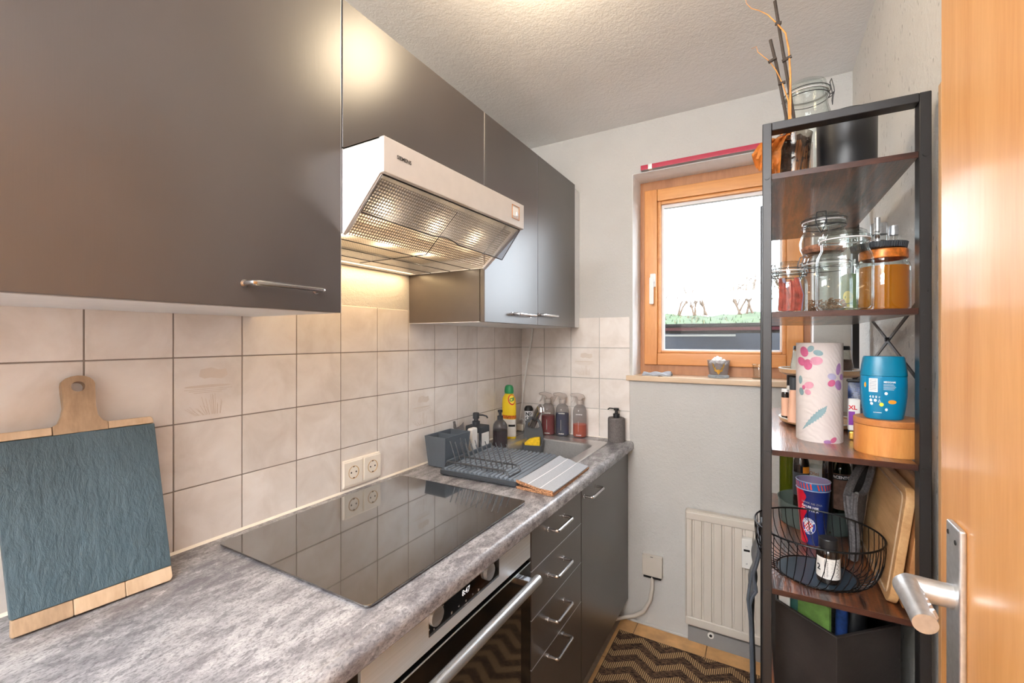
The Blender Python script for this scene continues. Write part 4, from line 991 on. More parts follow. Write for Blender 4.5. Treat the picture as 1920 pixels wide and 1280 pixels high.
# three spray bottles
def spray(x, y, liq, lvl, label, first=None):
    t = thing('spray_bottle', label, 'bottle', (x, y, CZ+.0035), 0, 'spray bottles behind the sink'); r = .0335; z = CZ+.0035
    if (x, y): 
        B().lathe([(0, 0), (r*.92, 0), (r, .004), (r, .115), (r*.97, .128), (r*.82, .144), (r*.55, .153), (.0135, .157), (.0135, .163), (0, .163)], 32, (x, y, z)).o('bottle', 'frost', t)
        B().lathe([(0, .003), (r*.90, .003), (r*.965, .007), (r*.965, lvl), (0, lvl)], 32, (x, y, z)).o('liquid', liq, t)
        h = B().lathe([(.0145, .158), (.0155, .160), (.0155, .176), (.011, .179), (0, .179)], 20, (x, y, z))
        d = Vector((-.86, -.5, 0)).normalized() if x < .3 else Vector((-.95, -.3, 0)).normalized(); s_ = Vector((-d.y, d.x, 0))
        def Q(a, h_, w_): return Vector((x, y, z+h_))+d*a+s_*w_
        side = [(-.020, .190), (-.014, .205), (.012, .212), (.036, .208), (.037, .199), (.012, .193), (.008, .178), (-.008, .178), (-.010, .186)]
        side = [(a*1.25, hh) for a, hh in side]; h.hexa([Q(a, hh, -.012) for a, hh in side], [Q(a, hh, .012) for a, hh in side], .003, 1); h.o('sprayer_head', 'spraytop', t)
        trg = [(.022, .196), (.026, .190), (.030, .176), (.036, .166), (.033, .164), (.026, .173), (.021, .184), (.018, .194)]
        B().hexa([Q(a*1.2, hh, -.005) for a, hh in trg], [Q(a*1.2, hh, .005) for a, hh in trg]).o('trigger', 'spraytop', t)
    a = math.atan2(0-y, 1.1527-x); f2 = cyl_map(x, y, z, r, a)
    b = B(); text(b, 'everdrop', .0085, lambda u, v: f2(-.004+u, .112+v), .0002); text(b, 'everdrop', .007, lambda u, v: f2(-.006+u, .012+v), .0002)
    shape2d(rect(-.0075, -.0068, .028, .080), f2, b); shape2d(ell(-.006, .130, .0018, .0032), f2, b); b.o('lettering', 'pwhite', t, smooth=False)
    return t
spray(.193, 2.030, 'liqred', .095, 'spray bottle half full of red liquid, behind the tap')
spray(.262, 2.050, 'liqblue', .108, 'spray bottle of dark blue liquid between the red and orange ones')
spray(.350, 2.062, 'liqorange', .060, 'spray bottle with a little orange liquid, rightmost of the three')
pump_bottle('stone_dispenser', 'round grey stone soap dispenser with black pump at the worktop end', .533, 2.062, .0395, .112, .0125, ('concrete', 'black'), (-.034, .004), cat='dispenser', flat=True)

# folded towel
def tw(u, v):
    # corner interpolation on the counter; far end curls up
    P00, P10, P11, P01 = Vector((.452, 1.247)), Vector((.585, 1.236)), Vector((.580, 1.562)), Vector((.440, 1.610))
    p = P00*(1-u)*(1-v)+P10*u*(1-v)+P11*u*v+P01*(1-u)*v
    return p
tg = thing('folded_tea_towel', 'light grey folded tea towel with brown woven edge beside the draining tray', 'towel', (.51, 1.4, CZ))
for i in range(4):
    z0 = .0012+i*.0042
    def fT(u, v, z0=z0, i=i):
        p = tw(u, v); px = p.x+(.0015*math.sin(i*2.1+v*4) if u > .5 else -.002*math.sin(i*1.7)); 
        lift = .012*max(0, (1-u)*1.6-.6) if i > 1 else 0
        return (px, p.y+.0015*math.sin(i*3), CZ+z0+lift*(1-v*.3)+.0010*math.sin(u*17+v*5+i))
    B().grid(fT, 18, 22, .0034).o('fold', 'towelb' if i < 3 else 'towelw', tg)
def tl(u, v, du):
    p = tw(u, v); return (p.x, p.y, CZ+.0012+3*.0042+.0010*math.sin(u*17+v*5+3)+.012*max(0, (1-u)*1.6-.6)*(1-v*.3)+du)
for uu in (.30, .62): B().grid(lambda a, v: tl(uu+a*.02, v, .0006), 1, 22, .0008).o('stripe', 'hem', tg)
b = B()
for i in range(4):
    b.tube([tuple(Vector((tw(u, 0).x, tw(u, 0).y-.0022, CZ+.0030+i*.0042+(.012*max(0, (1-u)*1.6-.6) if i > 1 else 0)))) for u in [k/24 for k in range(25)]], .0021, 6)
parts(b, 'hem_edge', 'towelb', tg)

# ================================================================ WINDOW SILL ITEMS
b = B().grid(lambda u, v: (.640+.125*u, 2.112+.07*v+.004*math.sin(u*9), 1.1615+.010*(1-(2*v-1)**2)+.006*math.sin(u*7+v*3)**2+.006*u), 22, 12, .009)
tag(b.o('folded_cloth', 'towelw'), 'small grey folded cloth at the left end of the window sill', 'cloth')
cp = thing('candle_glass', 'frosted glass candle holder with gold deer head on the sill', 'candle holder', (.963, 2.165, 1.1605))
X, Yc, Zc = .963, 2.165, 1.1605
B().lathe([(0, .006), (.034, .006), (.038, .012), (.047, .078), (.0445, .078), (.036, .014), (0, .012)], 36, (X, Yc, Zc)).o('glass', 'frost', cp)
bb = B().lathe([(0, 0), (.040, 0), (.042, .003), (.042, .010), (.038, .013), (0, .013)], 36, (X, Yc, Zc))
for i in range(36):
    a = 2*PI*i/36; bb.cyl((X+.0415*math.cos(a), Yc+.0415*math.sin(a), Zc+.002), (X+.0415*math.cos(a), Yc+.0415*math.sin(a), Zc+.011), .0018, 6)
bb.o('ribbed_foot', 'greyglass', cp)
r = random.Random(2); b = B()
for k in range(26):
    a = r.uniform(0, 2*PI); q = r.uniform(0, .034); zz = .064+.022*(1-q/.036)+r.uniform(-.003, .004); s_ = r.uniform(.006, .011)
    m = Matrix.Translation((X+q*math.cos(a), Yc+q*math.sin(a), Zc+zz)) @ Euler((r.random()*3, r.random()*3, 0)).to_matrix().to_4x4()
    b.box(-s_, s_, -s_*.8, s_*.8, -s_*.5, s_*.5, .0015, 1, mat=m)
x = b.o('crushed_ice_filling', 'white', cp)
b = B(); A = math.atan2(-Yc, 1.1527-X); f2 = lambda u, v: (X+(.0400+.0088*(v-.012)/.066*1.0+.0006)*math.cos(A+u/.043), Yc+(.0400+.0088*(v-.012)/.066+.0006)*math.sin(A+u/.043), Zc+v)
shape2d([(0, .016), (.006, .024), (.009, .034), (.004, .038), (-.004, .038), (-.009, .034), (-.006, .024)], f2, b)
for s_ in (-1, 1):
    for p in ([(.006, .034), (.013, .041), (.018, .052), (.021, .066), (.0235, .066), (.021, .050), (.015, .037), (.009, .031)], [(.013, .039), (.010, .050), (.012, .050), (.0155, .041)], [(.018, .048), (.0155, .060), (.0175, .060), (.020, .050)], [(.005, .032), (.016, .036), (.018, .033), (.010, .028)]):
        shape2d([(q[0]*s_, q[1]) for q in p], f2, b)
b.o('deer_head', 'gold', cp, smooth=False)
gl = thing('shot_glass', 'small clear ribbed glass on the sill beside the rack post', 'glass', (1.118, 2.19, 1.1605))
B().lathe([(0, 0), (.024, 0), (.022, .004), (.020, .010), (.024, .058), (.027, .062), (.0245, .064), (.022, .060), (.018, .012), (0, .010)], 28, (1.118, 2.19, 1.1605)).o('bowl', 'glass', gl)

# ================================================================ BLACK RACK
RT = math.radians(1.05)
rk = thing('storage_rack', 'tall black metal rack with rustic wood shelves against the right wall', 'shelf', (1.1425, 1.104, 0), RT)
W, L, H, t_ = .2755, .70, 1.7955, .0175; dpp = .030
def rl(x, y, z=0):   # rack local -> world
    c_, s_ = math.cos(RT), math.sin(RT); return (1.1425+x*c_-y*s_, 1.104+x*s_+y*c_, z)
for (y0, y1, nm) in ((0, dpp, 'front_frame'), (L-dpp, L, 'rear_frame')):
    b = B().box(0, t_, y0, y1, 0, H, .0012, 1).box(W-t_, W, y0, y1, 0, H, .0012, 1).box(t_, W-t_, y0, y1, H-t_, H, .0012, 1).box(t_, W-t_, y0, y1, .03, .03+t_)
    b.o(nm, 'blackm', rk, local=True)
BZ = [1.6865, 1.3895, 1.0925, .7945, .497, .20]
for z in BZ:
    sb = B().box(t_+.0006, W-t_-.0006, .0045, L-.0045, z-.0118, z, .0006, 1).o('shelf_board', 'rustic', rk, local=True)
    B().box(t_+.0006, W-t_-.0006, .0040, .0048, z-.0116, z-.0002).o('front_edge', 'rusticedge', sb, smooth=False, local=True)
b = B()
for z in BZ:
    for x in (t_/2, W-t_/2): b.cyl((x, -.0016, z-.008), (x, .0, z-.008), .0048, 14)
parts(b, 'bolt_head', 'blackm', rk, local=True)
b = B()
for (za, zb) in ((1.425, 1.188), (1.235, 1.467)): b.box(-.0, .0026, 0, .738, -.0045, .0045, .0005, 1, mat=Matrix.Translation((W-.010+(.0032 if za > zb else 0), 0, za)) @ Matrix.Rotation(math.atan2(zb-za, L), 4, 'X'))
b.cyl((W-.014, .28, 1.330), (W-.004, .28, 1.330), .005, 12)
parts(b, 'cross_brace', 'blackm', rk, local=True)
b = B()
for (za, zb) in ((.60, .36), (.40, .62)): b.box(-.0, .0026, 0, .738, -.0045, .0045, .0005, 1, mat=Matrix.Translation((W-.010+(.0032 if za > zb else 0), 0, za)) @ Matrix.Rotation(math.atan2(zb-za, L), 4, 'X'))
parts(b, 'cross_brace', 'blackm', rk, local=True)

ws = thing('wooden_strip', 'narrow tan wooden strip standing between the rack and the open door', 'strip', (1.428, 1.092, 0))
B().box(1.4245, 1.4312, 1.084, 1.100, 0, 1.797, .001).o('strip', 'dooredge', ws)
# ---- clip-top jar maker
def jar(name, label, x, y, z, r, h, ang=0, content=None, group=None, bulge=0, lid='glass', cat='jar', lidh=.022, wire=True):
    t = thing(name, label, cat, (x, y, z), 0, group); rn = r*.84; hb = h-lidh-.006
    if bulge: body = [(0, 0), (r*.72, 0), (r*.86, .004), (r*.97, hb*.22), (r, hb*.42), (r*.95, hb*.62), (rn*.98, hb*.80), (rn, hb*.86), (rn, hb)]
    else: body = [(0, 0), (r*.90, 0), (r*.98, .005), (r, .012), (r, hb*.72), (r*.97, hb*.80), (rn, hb*.90), (rn, hb)]
    inner = [(max(0, a-.0028), b_+(.005 if i < 3 else 0)) for i, (a, b_) in enumerate(body)][::-1]; inner[-1] = (0, .005)
    B().lathe(body+[(rn+.003, hb), (rn+.003, hb+.004), (rn-.0028, hb+.004)]+inner, 40, (x, y, z)).o('body', 'glass', t)
    B().lathe([(rn-.002, hb+.0045), (rn+.0025, hb+.0045), (rn+.0025, hb+.0065), (rn-.002, hb+.0065)], 36, (x, y, z)).o('rubber_ring', 'seal' if lid == 'glass' else 'redfood', t)
    B().lathe([(rn-.006, hb-.004), (rn-.004, hb+.007), (rn+.004, hb+.0075), (rn+.004, hb+.0115), (rn-.002, hb+.014), (rn-.004, h-.004), (rn-.010, h), (0, h-.001), (0, h-.005), (rn-.012, h-.0045), (rn-.008, hb+.010), (rn-.010, hb-.004)], 40, (x, y, z)).o('lid', lid, t)
    if wire:
        b = B(); n_ = 30; zc = z+hb-.006
        b.tube([(x+(rn+.0036)*math.cos(2*PI*k/n_), y+(rn+.0036)*math.sin(2*PI*k/n_), zc) for k in range(n_)], .0011, 6, closed=True)
        b.tube([(x+(rn+.0056)*math.cos(2*PI*k/n_), y+(rn+.0056)*math.sin(2*PI*k/n_), z+hb+.010) for k in range(n_)], .0011, 6, closed=True)
        def PW(ra, s_, zz):
            ca, sa = math.cos(ang), math.sin(ang); return (x+ra*ca-s_*sa, y+ra*sa+s_*ca, z+zz)
        for s_ in (-.010, .010):
            b.tube([PW(rn+.004, s_, hb-.006), PW(rn+.012, s_*1.1, hb-.001), PW(rn+.011, s_, hb+.010), PW(rn+.006, s_*.9, h-.002)], .0011, 6)
            b.tube([PW(rn+.012, s_, hb), PW(rn+.010, s_*.6, hb-.016), PW(rn+.010, 0, hb-.030)], .0010, 6)
        b.tube([PW(rn+.006, -.009, h-.002), PW(rn+.006, .009, h-.002)], .0011, 6).tube([PW(rn+.012, -.011, hb), PW(rn+.012, .011, hb)], .0011, 6)
        ca, sa = math.cos(ang+PI), math.sin(ang+PI)
        for s_ in (-.006, .006): b.tube([(x+(rn+.004)*ca-s_*sa, y+(rn+.004)*sa+s_*ca, z+hb-.006), (x+(rn+.009)*ca-s_*sa, y+(rn+.009)*sa+s_*ca, z+hb), (x+(rn+.006)*ca-s_*sa, y+(rn+.006)*sa+s_*ca, z+hb+.010)], .0011, 6)
        b.o('wire_clip', 'wiregrey', t)
    if content:
        mat, lvl, kind = content; ri = r-.0035
        if kind == 'solid':
            B().lathe([(0, .006), (ri*.86, .006), (ri*.96, .012), (ri, lvl*.5), (ri*.985, lvl-.004), (ri*.6, lvl), (0, lvl-.003)], 32, (x, y, z)).o('contents', mat, t)
        elif kind == 'pods':
            rr_ = random.Random(int(x*1000)); b = B()
            for k in range(130):
                a = rr_.uniform(0, 2*PI); q = math.sqrt(rr_.random())*(ri-.010); zz = .010+rr_.random()*lvl; d = Vector((rr_.uniform(-1, 1), rr_.uniform(-1, 1), rr_.uniform(-.5, .5))).normalized()*.006
                c_ = Vector((x+q*math.cos(a), y+q*math.sin(a), z+zz)); b.tube([c_-d, c_+Vector((0, 0, .002)), c_+d], [.0012, .0022, .0010], 5)
            ob = b.o('contents', mat, t); ob['kind'] = 'stuff'
        elif kind == 'chilli':
            rr_ = random.Random(4); b = B(); b2 = B()
            for k in range(15):
                a = rr_.uniform(0, 2*PI); q = math.sqrt(rr_.random())*(ri-.010); x_, y_ = x+q*math.cos(a), y+q*math.sin(a)
                (b if k % 5 else b2).tube([(x_, y_, z+.008), (x_+.003, y_, z+lvl*.5), (x_-.002, y_+.002, z+lvl*rr_.uniform(.8, 1))], [.007, .008, .003], 8)
            parts(b, 'chilli', mat, t); parts(b2, 'chilli', 'lilac', t)
    return t
# --- top shelf (z 1.6865)
z = BZ[0]
bp = thing('plant_pot', 'large round black plant pot on the top shelf of the rack', 'pot', (1.308, 1.262, z))
B().lathe([(0, 0), (.050, 0), (.0555, .006), (.0565, .142), (.055, .152), (.053, .150), (.049, .02), (0, .014)], 44, (1.308, 1.262, z)).o('pot', 'black', bp)
B().lathe([(0, .118), (.050, .118)], 30, (1.308, 1.262, z)).o('soil', 'bark', bp)
oc = thing('orchid', 'withered orchid with dark sticks in a clear pot on top shelf', 'plant', (1.206, 1.245, z))
B().lathe([(0, 0), (.025, 0), (.027, .003), (.0365, .118), (.038, .124), (.0355, .124), (.025, .006), (0, .004)], 36, (1.206, 1.245, z)).o('clear_pot', 'clearpot', oc)
r = random.Random(9); b = B()
for k in range(170):
    a = r.uniform(0, 2*PI); zz = r.uniform(.008, .112); q = math.sqrt(r.random())*(.018+zz*.085); s_ = r.uniform(.006, .011)
    m = Matrix.Translation((1.206+q*math.cos(a), 1.245+q*math.sin(a), z+zz)) @ Euler((r.random()*3, r.random()*3, r.random()*3)).to_matrix().to_4x4(); b.box(-s_, s_, -s_*.6, s_*.6, -s_*.4, s_*.4, .001, 1, mat=m)
b.o('bark', 'bark', oc)['kind'] = 'stuff'
b = B()
for k in range(9):
    a = r.uniform(-2.6, -.3); b.tube([(1.206+.026*math.cos(a+j*.12), 1.245+.026*math.sin(a+j*.12), z+.02+.085*j/5+r.uniform(-.01, .01)) for j in range(6)], .0022, 6)
parts(b, 'root', 'stem', oc)
b = B()
b.tube([(1.1672, 1.235, 2.1398), (1.1764, 1.235, 2.0695), (1.2056, 1.237, 1.8538), (1.2105, 1.238, 1.765)], .0034, 8)
b.tube([(1.1579, 1.235, 2.0496), (1.1702, 1.235, 1.9881), (1.1906, 1.235, 1.8552), (1.2, 1.236, 1.765)], .0034, 8)
parts(b, 'support_stick', 'stick', oc)
b = B(); b.tube([(1.204, 1.243, 1.775), (1.2007, 1.23, 1.807), (1.1985, 1.229, 1.8502), (1.1984, 1.229, 1.9523), (1.1953, 1.229, 2.0107), (1.1888, 1.229, 2.0517), (1.1743, 1.23, 2.0768), (1.152, 1.23, 2.1098), (1.1338, 1.23, 2.1262), (1.1178, 1.23, 2.1369), (1.107, 1.23, 2.1532), (1.1053, 1.23, 2.1673)], [.0024, .0024, .0024, .0022, .002, .0018, .0015, .0011, .0009, .0008, .0006, .0005], 7)
b.tube([(1.203, 1.243, 1.775), (1.1965, 1.231, 1.8142), (1.1944, 1.23, 1.8909), (1.1834, 1.229, 1.9317), (1.1773, 1.229, 1.95), (1.1692, 1.23, 1.9715), (1.1599, 1.23, 1.9886), (1.1527, 1.23, 2.0004), (1.1317, 1.23, 2.0264), (1.1285, 1.23, 2.0408), (1.1178, 1.23, 2.0382)], [.002, .0018, .0016, .0014, .0013, .0012, .001, .0009, .0007, .0006, .0005], 6)
parts(b, 'dry_stem', 'stem', oc)
b = B()
for p, q in (((1.1682, 1.232, 2.0825), (1.1800, 1.230, 2.0797)), ((1.1820, 1.232, 1.9885), (1.2010, 1.229, 1.9940)), ((1.1700, 1.232, 2.0015), (1.1545, 1.230, 1.994)), ((1.1743, 1.232, 1.9376), (1.1885, 1.230, 1.9371))): b.tube([p, q], .0040, 8)
parts(b, 'plant_clip', 'stick', oc)
def leaf(pts, wd, seed):
    r = random.Random(seed); n = 12; P_ = [Vector(p) for p in pts]
    def f(u, v):
        s_ = u*(len(P_)-1); i = min(int(s_), len(P_)-2); p = P_[i].lerp(P_[i+1], s_-i)
        w_ = wd*math.sin(PI*min(1, u*.93+.05))**.7; return p+Vector(((v-.5)*w_, (abs(v-.5)*-.02)+.004*math.sin(u*14+v*7), .003*math.sin(v*12+u*5)))
    return f
b = B(); b.grid(leaf([(1.192, 1.225, 1.80), (1.172, 1.205, 1.795), (1.152, 1.190, 1.775), (1.140, 1.185, 1.745), (1.138, 1.186, 1.722)], .030, 1), 14, 5)
b.grid(leaf([(1.195, 1.215, 1.805), (1.180, 1.195, 1.790), (1.168, 1.188, 1.76), (1.168, 1.19, 1.715), (1.172, 1.20, 1.69)], .022, 2), 14, 5)
b.grid(leaf([(1.20, 1.225, 1.80), (1.19, 1.205, 1.815), (1.178, 1.195, 1.80)], .022, 3), 10, 4)
b.grid(leaf([(1.195, 1.235, 1.80), (1.150, 1.225, 1.795), (1.131, 1.21, 1.77), (1.132, 1.205, 1.735)], .026, 5), 12, 5)
parts(b, 'dried_leaf', 'leaf', oc)
jar('swing_top_jar', 'large empty clip top glass jar behind the orchid on the top shelf', 1.242, 1.415, z, .056, .322, .10, lidh=.030)
# --- second shelf (z 1.3895)
z = BZ[1]
jar('swing_top_jar', 'small clip top jar of red dried pods by the left rack post', 1.1950, 1.245, z, .0385, .124, 2.6, ('redfood', .088, 'chilli'))
jar('swing_top_jar', 'clip top jar with brown pods at the bottom, under another jar', 1.2746, 1.335, z, .0550, .147, -2.75, ('beans', .028, 'pods'))
jar('swing_top_jar', 'bulbous clip top jar of brown flakes stacked on another jar', 1.2720, 1.335, z+.1475, .0505, .100, -1.75, ('coco', .026, 'solid'), bulge=1, lidh=.018)
jar('tall_glass_jar', 'tall clear glass jar without lid in front of the stacked jars', 1.293, 1.1655, z, .0500, .170, 0, wire=False, lidh=.020)
jar('tall_glass_jar', 'tall clear jar at the rear of the jar shelf behind the green can', 1.366, 1.575, z, .036, .245, 0, wire=False)
gc = thing('food_can', 'slim green food can behind the clear jars', 'can', (1.346, 1.45, z))
B().lathe([(0, 0), (.0265, 0), (.027, .002), (.027, .108), (.025, .110), (.025, .107), (0, .106)], 32, (1.346, 1.45, z)).o('can', 'green', gc)
b = B(); f2 = cyl_map(1.346, 1.45, z, .027, math.atan2(-1.45, -.193))
shape2d(ell(-.012, .05, .012, .016), f2, b); shape2d(ell(-.010, .022, .010, .010), f2, b); b.o('label_patch', 'pyellow', gc, smooth=False)
hj = thing('honey_jar', 'wide jar of amber liquid with orange lid at the shelf front', 'jar', (1.376, 1.262, z)); hxx, hyy = 1.3735, 1.262
B().lathe([(0, 0), (0.0422, 0), (0.0461, .004), (0.0470, .010), (0.0470, .098), (0.0448, .106), (0.0404, .111), (0.0404, .124), (0.0384, .124), (0.0384, .110), (0.0444, .098), (0.0444, .012), (0.0413, .006), (0, .005)], 44, (hxx, hyy, z)).o('body', 'glass', hj)
B().lathe([(0, .0065), (0.0404, .0065), (0.0437, .012), (0.0437, .100), (0, .100)], 44, (hxx, hyy, z)).o('honey', 'honey', hj)
B().lathe([(0.0409, .1165), (0.0426, .1170), (0.0431, .120), (0.0431, .133), (0.0417, .136), (0, .136), (0, .134), (0.0409, .134)], 44, (hxx, hyy, z)).o('lid', 'copper', hj)
zt_ = z+.1365; cx_, cy_ = 1.3655, 1.262
rt = thing('ribbed_tray', 'round black ribbed tray with shakers standing on the honey jar lid', 'tray', (cx_, cy_, zt_))
b = B().lathe([(0, 0), (0.0427, 0), (0.0474, .003), (0.0494, .014), (0.0474, .014), (0.0442, .004), (0, .003)], 60, (cx_, cy_, zt_))
for i in range(60):
    a = 2*PI*i/60; b.cyl((cx_+(.0598*.79)*math.cos(a), cy_+(.0598*.79)*math.sin(a), zt_+.002), (cx_+(.0630*.79)*math.cos(a), cy_+(.0630*.79)*math.sin(a), zt_+.0145), .0014, 5)
b.o('tray', 'dgrey2', rt)
def shaker(x, y, r, h, label, capf=.42, basef=.22):
    t = thing('spice_shaker', label, 'shaker', (x, y, zt_+.0035), 0, 'shakers on the ribbed tray'); z_ = zt_+.0035
    B().lathe([(0, 0), (r, 0), (r, h*basef), (r*.92, h*basef), (0, h*basef)], 28, (x, y, z_)).o('base', 'steel', t)
    B().lathe([(0, h*basef), (r*.93, h*basef), (r*.93, h*(1-capf)), (0, h*(1-capf))], 28, (x, y, z_)).o('glass_body', 'glass', t)
    B().lathe([(0, h*basef+.0005), (r*.85, h*basef+.0005), (r*.85, h*(basef+.12)), (0, h*(basef+.12))], 20, (x, y, z_)).o('contents', 'bark', t)
    B().lathe([(0, h*(1-capf)), (r, h*(1-capf)), (r, h-.001), (r*.95, h), (0, h)], 28, (x, y, z_)).o('cap', 'steel', t)
shaker(1.367, 1.266, .0150, .058, 'widest steel capped shaker in the middle of the ribbed tray')
shaker(1.360, 1.238, .0052, .066, 'slim tall steel shaker standing in front of the widest one', .45, .3)
shaker(1.394, 1.274, .0085, .052, 'small steel capped shaker nearest the right wall', .40, .12)
shaker(1.337, 1.272, .0080, .034, 'short steel capped shaker at the left edge of the ribbed tray', .5, .2)
# --- third shelf (z 1.0925)
z = BZ[2]
kr = thing('kitchen_roll', 'kitchen paper roll with pink and lilac flower print at shelf front', 'kitchen roll', (1.2585, 1.282, z))
B().lathe([(.020, 0), (.0462, 0), (.0465, .001), (.0465, .2285), (.0462, .2295), (.020, .2295), (.020, 0)], 56, (1.2585, 1.282, z)).o('paper', 'kpaper', kr)
B().lathe([(.0165, .0005), (.0195, .0005), (.0195, .229), (.0165, .229), (.0165, .0005)], 30, (1.2585, 1.282, z)).o('core', 'rusticedge', kr)
A = math.atan2(-1.282, 1.1527-1.2585); RR = .0465
fk = cyl_map(1.2585, 1.282, z, RR, A, 1, .0005)
def px2(x, y): # roll print coordinates measured in cm-like units: x -.5..+.5 across, y 0..1 down
    return (RR*math.asin(max(-1, min(1, x*2*.97))), .2295*(1-y))
pr1, pr2, pr3, pr4, pr5 = B(), B(), B(), B(), B()
def petal(b, x, y, a, c_, rot, lift=0):
    X_, Y_ = px2(x, y); f_ = cyl_map(1.2585, 1.282, z, RR, A, 1, .0005+lift); shape2d(ell(X_, Y_, a*.82, c_*.92, rot, 14), f_, b)
def flower(cx, cy, s_, ba, bb_, bc):
    for k_, (dx, dy, rot, bb) in enumerate(((-.12, .045, 2.6, ba), (.02, .075, -1.5, ba), (.20, .035, .1, bb_), (-.06, -.055, 2.0, ba))):
        petal(bb, cx+dx*s_, cy+dy*s_, .0155*s_, .0105*s_, rot, .0001*k_)
    petal(bc, cx+.08*s_, cy-.085*s_, .010*s_, .007*s_, .9, -.0001); petal(bc, cx+.24*s_, cy-.045*s_, .012*s_, .007*s_, -.3, -.0001)
flower(-.26, .145, 1.0, pr1, pr2, pr5)
petal(pr2, -.22, .43, .013, .009, .3); petal(pr2, -.24, .50, .009, .007, -.6); petal(pr5, -.40, .38, .007, .011, 0); petal(pr5, -.38, .50, .008, .010, .3); petal(pr1, -.33, .455, .005, .006, 0)
petal(pr3, .40, .26, .008, .015, -.2); petal(pr4, .27, .335, .012, .008, -.3); petal(pr1, .26, .40, .011, .008, .6); petal(pr3, .40, .42, .011, .013, .4, .0002); petal(pr3, .46, .34, .008, .008, 0, .0001)
petal(pr1, .30, .965, .010, .006, .7); petal(pr3, .18, .985, .010, .005, 0)
b = B(); sp0 = [(-.35, .885), (-.24, .82), (-.10, .755), (.03, .70), (.12, .665), (.165, .625)]; wds = [.004, .030, .052, .058, .040, .003]
def fea(u, v):
    q = u*(len(sp0)-1); i = min(int(q), len(sp0)-2); t0 = q-i; x0 = sp0[i][0]*(1-t0)+sp0[i+1][0]*t0; y0 = sp0[i][1]*(1-t0)+sp0[i+1][1]*t0; w_ = wds[i]*(1-t0)+wds[i+1]*t0
    w_ *= 1-.35*abs(math.sin(u*38)); return fk(*px2(x0+(v-.5)*w_*1.1, y0+(v-.5)*w_*1.5))
b.grid(fea, 60, 2); b.o('feather_print', 'tealprint', kr, smooth=False)
for bb, mm in ((pr1, 'pinkprint'), (pr2, 'pinklight'), (pr3, 'purpleprint'), (pr4, 'lilac'), (pr5, 'tealprint')): parts(bb, 'printed_petal', mm, kr, smooth=False)
bx_ = thing('bamboo_box', 'round bamboo box with lid at the right front of third shelf', 'box', (1.3715, 1.205, z))
B().lathe([(0, 0), (.0565, 0), (.0575, .002), (.0575, .0595), (0, .0595)], 64, (1.3715, 1.205, z)).o('body', 'bamboo', bx_)
B().lathe([(0, .0605), (.0578, .0605), (.0582, .062), (.0582, .071), (.0565, .073), (0, .073)], 64, (1.3715, 1.205, z)).o('lid', 'bambool', bx_)
tq = thing('salt_container', 'barrel-shaped turquoise plastic container standing on the bamboo box', 'container', (1.3615, 1.19, z+.0735))
zz = z+.0735; tx, ty = 1.3615, 1.190
bodyp = [(0, 0), (.030, 0), (.0325, .003), (.0358, .025), (.0382, .050), (.0386, .070), (.0378, .0885), (0, .0885)]
B().lathe(bodyp, 48, (tx, ty, zz), sy=.74, power=2.4).o('body', 'turql', tq)
B().lathe([(0, .0893), (.0386, .0893), (.0384, .092), (.0366, .110), (.0342, .126), (.0326, .129), (0, .1292)], 48, (tx, ty, zz), sy=.74, power=2.4).o('lid', 'turq', tq)
AT = math.atan2(-ty*.74, 1.1527-tx)
def ft(u, v, off=.0006):
    v_ = max(0, min(.0885, v)); r_ = .0386
    for (a0, z0), (a1, z1) in zip(bodyp[2:], bodyp[3:]):
        if z0 <= v_ <= z1 and z1 > z0: r_ = a0+(a1-a0)*(v_-z0)/(z1-z0); break
    a = -PI/2-.12+u/.047; ca, sa = math.cos(a), math.sin(a); k_ = (abs(ca)**2.4+abs(sa)**2.4)**(-1/2.4)
    return (tx+(r_+off)*ca*k_, ty+(r_+off)*sa*k_*.74, zz+v)
b = B(); b.grid(lambda u, v: ft(-.0285+u*.0175, .056+v*.028), 5, 1)
for i, (u_, v_) in enumerate(((-.026, .046), (-.020, .046), (-.014, .046), (-.008, .046))): text(b, '400g'[i], .0065, lambda x, y: ft(u_+x, v_+y), .0002)
for (u_, v_) in ((-.025, .039), (-.016, .039), (-.024, .032)): shape2d(ell(u_, v_, .0032, .0030), ft, b)
text(b, '\u0394', .008, lambda x, y: ft(-.008+x, .038+y)); shape2d(ell(.005, .054, .0032, .0032), ft, b); shape2d(ell(.006, .021, .0030, .0030), ft, b)
text(b, 'MEGGAMI', .0052, lambda x, y: ft(.012+x, .077+y), .0001)
for k_ in range(5): shape2d(rect(.0-.002*k_*0, .024-.002*abs(k_-2), .072-.0026*k_, .0727-.0026*k_), ft, b)
shape2d(rect(-.022, -.004, .0135, .0145), ft, b)
b.o('label_print', 'pwhite', tq, smooth=False)
b = B()
for k_ in range(9): shape2d(rect(-.0265, -.0130, .0595+k_*.0026, .0607+k_*.0026), lambda x, y: ft(x, y, .0009), b)
b.o('barcode', 'pgrey', tq, smooth=False)
b = B(); shape2d(ell(-.0375, .070, .0028, .0055), ft, b); shape2d(ell(.0175, .037, .0085, .0042), ft, b); b.o('label_print', 'porange', tq, smooth=False)
b = B(); shape2d(ell(-.004, .031, .0045, .0040), ft, b); b.o('label_print', 'pyellow', tq, smooth=False)
